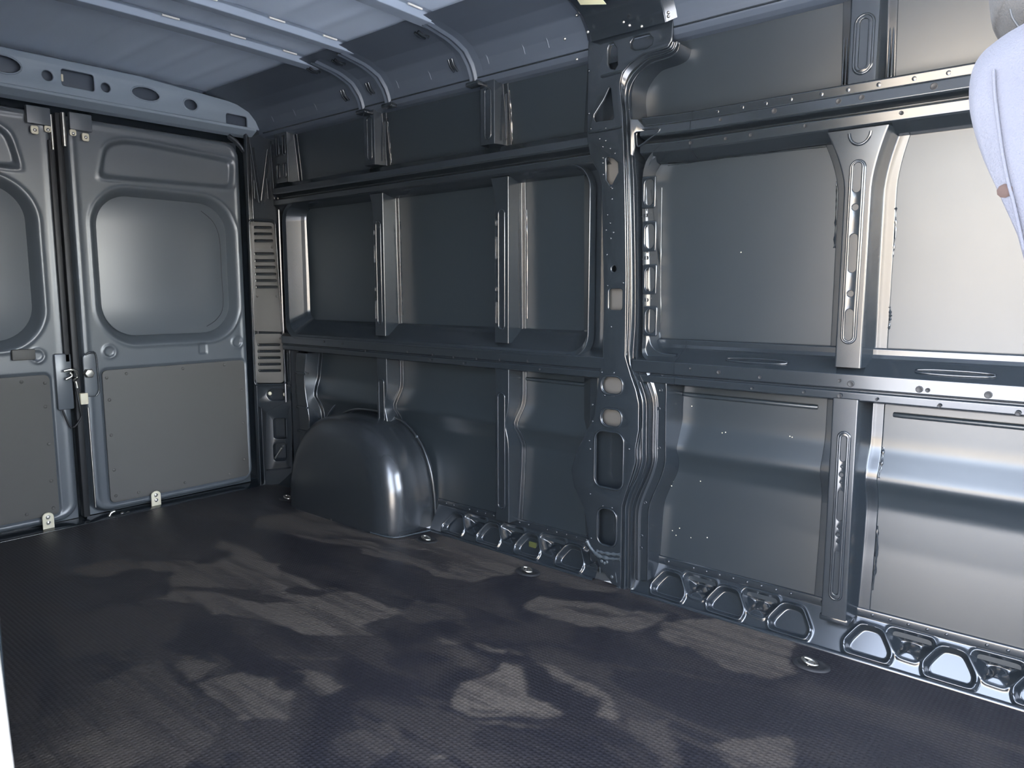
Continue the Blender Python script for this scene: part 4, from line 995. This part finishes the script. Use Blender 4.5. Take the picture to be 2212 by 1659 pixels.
obj('windscreen_head', bevel_box(XL, 2.12, -1.05, -0.75, 1.72, 1.95, 0.03), M_DARKIN, wf_)

# ---------------------------------------------------------------- front seat at the right edge
SX = 0.60
st = thing('front_seat', 'pale lavender cloth front seat with taupe headrest at the right edge', 'seat', (SX, -0.25, 0.0))
def lerp(a, b, t): return a + (b - a) * t
def cushion(prof, x0, x1, r=0.05, nx=10, bulge=0.012, sup=3):
    """side outline in (y, z) swept across x with rounded ends"""
    prof = smooth_path([(y, z) for y, z in prof], sup, True); cy = sum(q[0] for q in prof) / len(prof); cz = sum(q[1] for q in prof) / len(prof)
    rows = []
    T = [0.0, 0.02, 0.05, 0.09, 0.14, 0.22, 0.35, 0.5, 0.65, 0.78, 0.86, 0.91, 0.95, 0.98, 1.0]
    for t in T:
        e = min(t, 1 - t) * (x1 - x0); k = 1.0
        sh = 0.0 if e >= r else r - math.sqrt(max(0, r * r - (r - e) ** 2))
        row = []
        for y, z in prof:
            d = math.hypot(y - cy, z - cz); f_ = max(0.02, (d - sh) / d)
            row.append((lerp(x0, x1, t), cy + (y - cy) * f_, cz + (z - cz) * f_))
        rows.append(row)
    v, f = grid_vf(rows, closed_v=True); m = len(prof)
    f = f + [tuple(range(m)), tuple(range(len(v) - m, len(v)))[::-1]]
    return mesh(v, f, None)
sp_ = lambda px, py: (lambda q: (q.y, q.z))(P(px, py, X=SX))
back = [sp_(2095, 215), sp_(2100, 160), sp_(2118, 122), sp_(2150, 92), sp_(2212, 52), (0.03, 1.190), (-0.02, 1.185), (-0.05, 1.12), (-0.075, 0.95), (-0.11, 0.70), (-0.13, 0.48), (-0.06, 0.42), (0.0, 0.50), (0.035, 0.75), (0.052, 0.93), sp_(2212, 560), sp_(2165, 430), sp_(2125, 340), sp_(2103, 270)]
obj('backrest', cushion(back, SX - 0.02, SX + 0.46, 0.020), M_SEAT, st)
hd = [sp_(2113, 0), sp_(2128, 25), sp_(2155, 52), sp_(2188, 70), (0.068, 1.170), (0.03, 1.172), (0.0, 1.20), (-0.005, 1.28), (0.02, 1.36), (0.07, 1.38), (0.105, 1.34), (0.112, 1.26)]
obj('headrest', cushion(hd, SX + 0.02, SX + 0.34, 0.035), M_HEAD, st, label='taupe cloth headrest')
obj('headrest_seam', tube(smooth_path([(SX + 0.021, *sp_(2172, 0)), (SX + 0.021, *sp_(2178, 20)), (SX + 0.021, *sp_(2195, 45)), (SX + 0.021, *sp_(2205, 60))], 5), 0.0007), M_RUBBER, st)
seam_px = ((2146, 150), (2148, 195), (2154, 250), (2165, 330), (2178, 395), (2190, 440), (2212, 540))
def bx(px, py):  # on the seat's near flank
    q = P(px, py, X=SX - 0.021); return (q.x, q.y, q.z)
obj('side_piping', tube(smooth_path([bx(*q) for q in seam_px], 5), 0.0010), M_SEAT, st)
q = bx(2170, 412); obj('stain', mesh(*dome_vf((q[0] + 0.0005, q[1], q[2]), (-1, 0, 0), 0.0045, 0.0008, 10), 60), M_STAIN, st, label='small brown stain')
obj('seat_cushion', cushion([(-0.58, 0.40), (-0.60, 0.47), (-0.55, 0.53), (-0.3, 0.50), (-0.08, 0.50), (-0.04, 0.45), (-0.08, 0.36), (-0.4, 0.35)], SX - 0.02, SX + 0.46, 0.05), M_SEAT, st)
obj('seat_base', bevel_box(SX + 0.02, SX + 0.42, -0.52, -0.10, 0.0, 0.36, 0.02), M_DARKIN, st)

# ---------------------------------------------------------------- the yard outside
gd = obj('ground', mesh(*grid_vf([[(x, y, -0.55) for x in np.linspace(-40, 40, 6)] for y in np.linspace(-40, 40, 6)], flip=True), None), M_ASPHALT, None, 'structure')
fc = obj('wall_facade', bevel_box(-14.6, -14.0, -25, 25, -0.55, 4.2, 0.02), M_FACADE, None, 'structure')
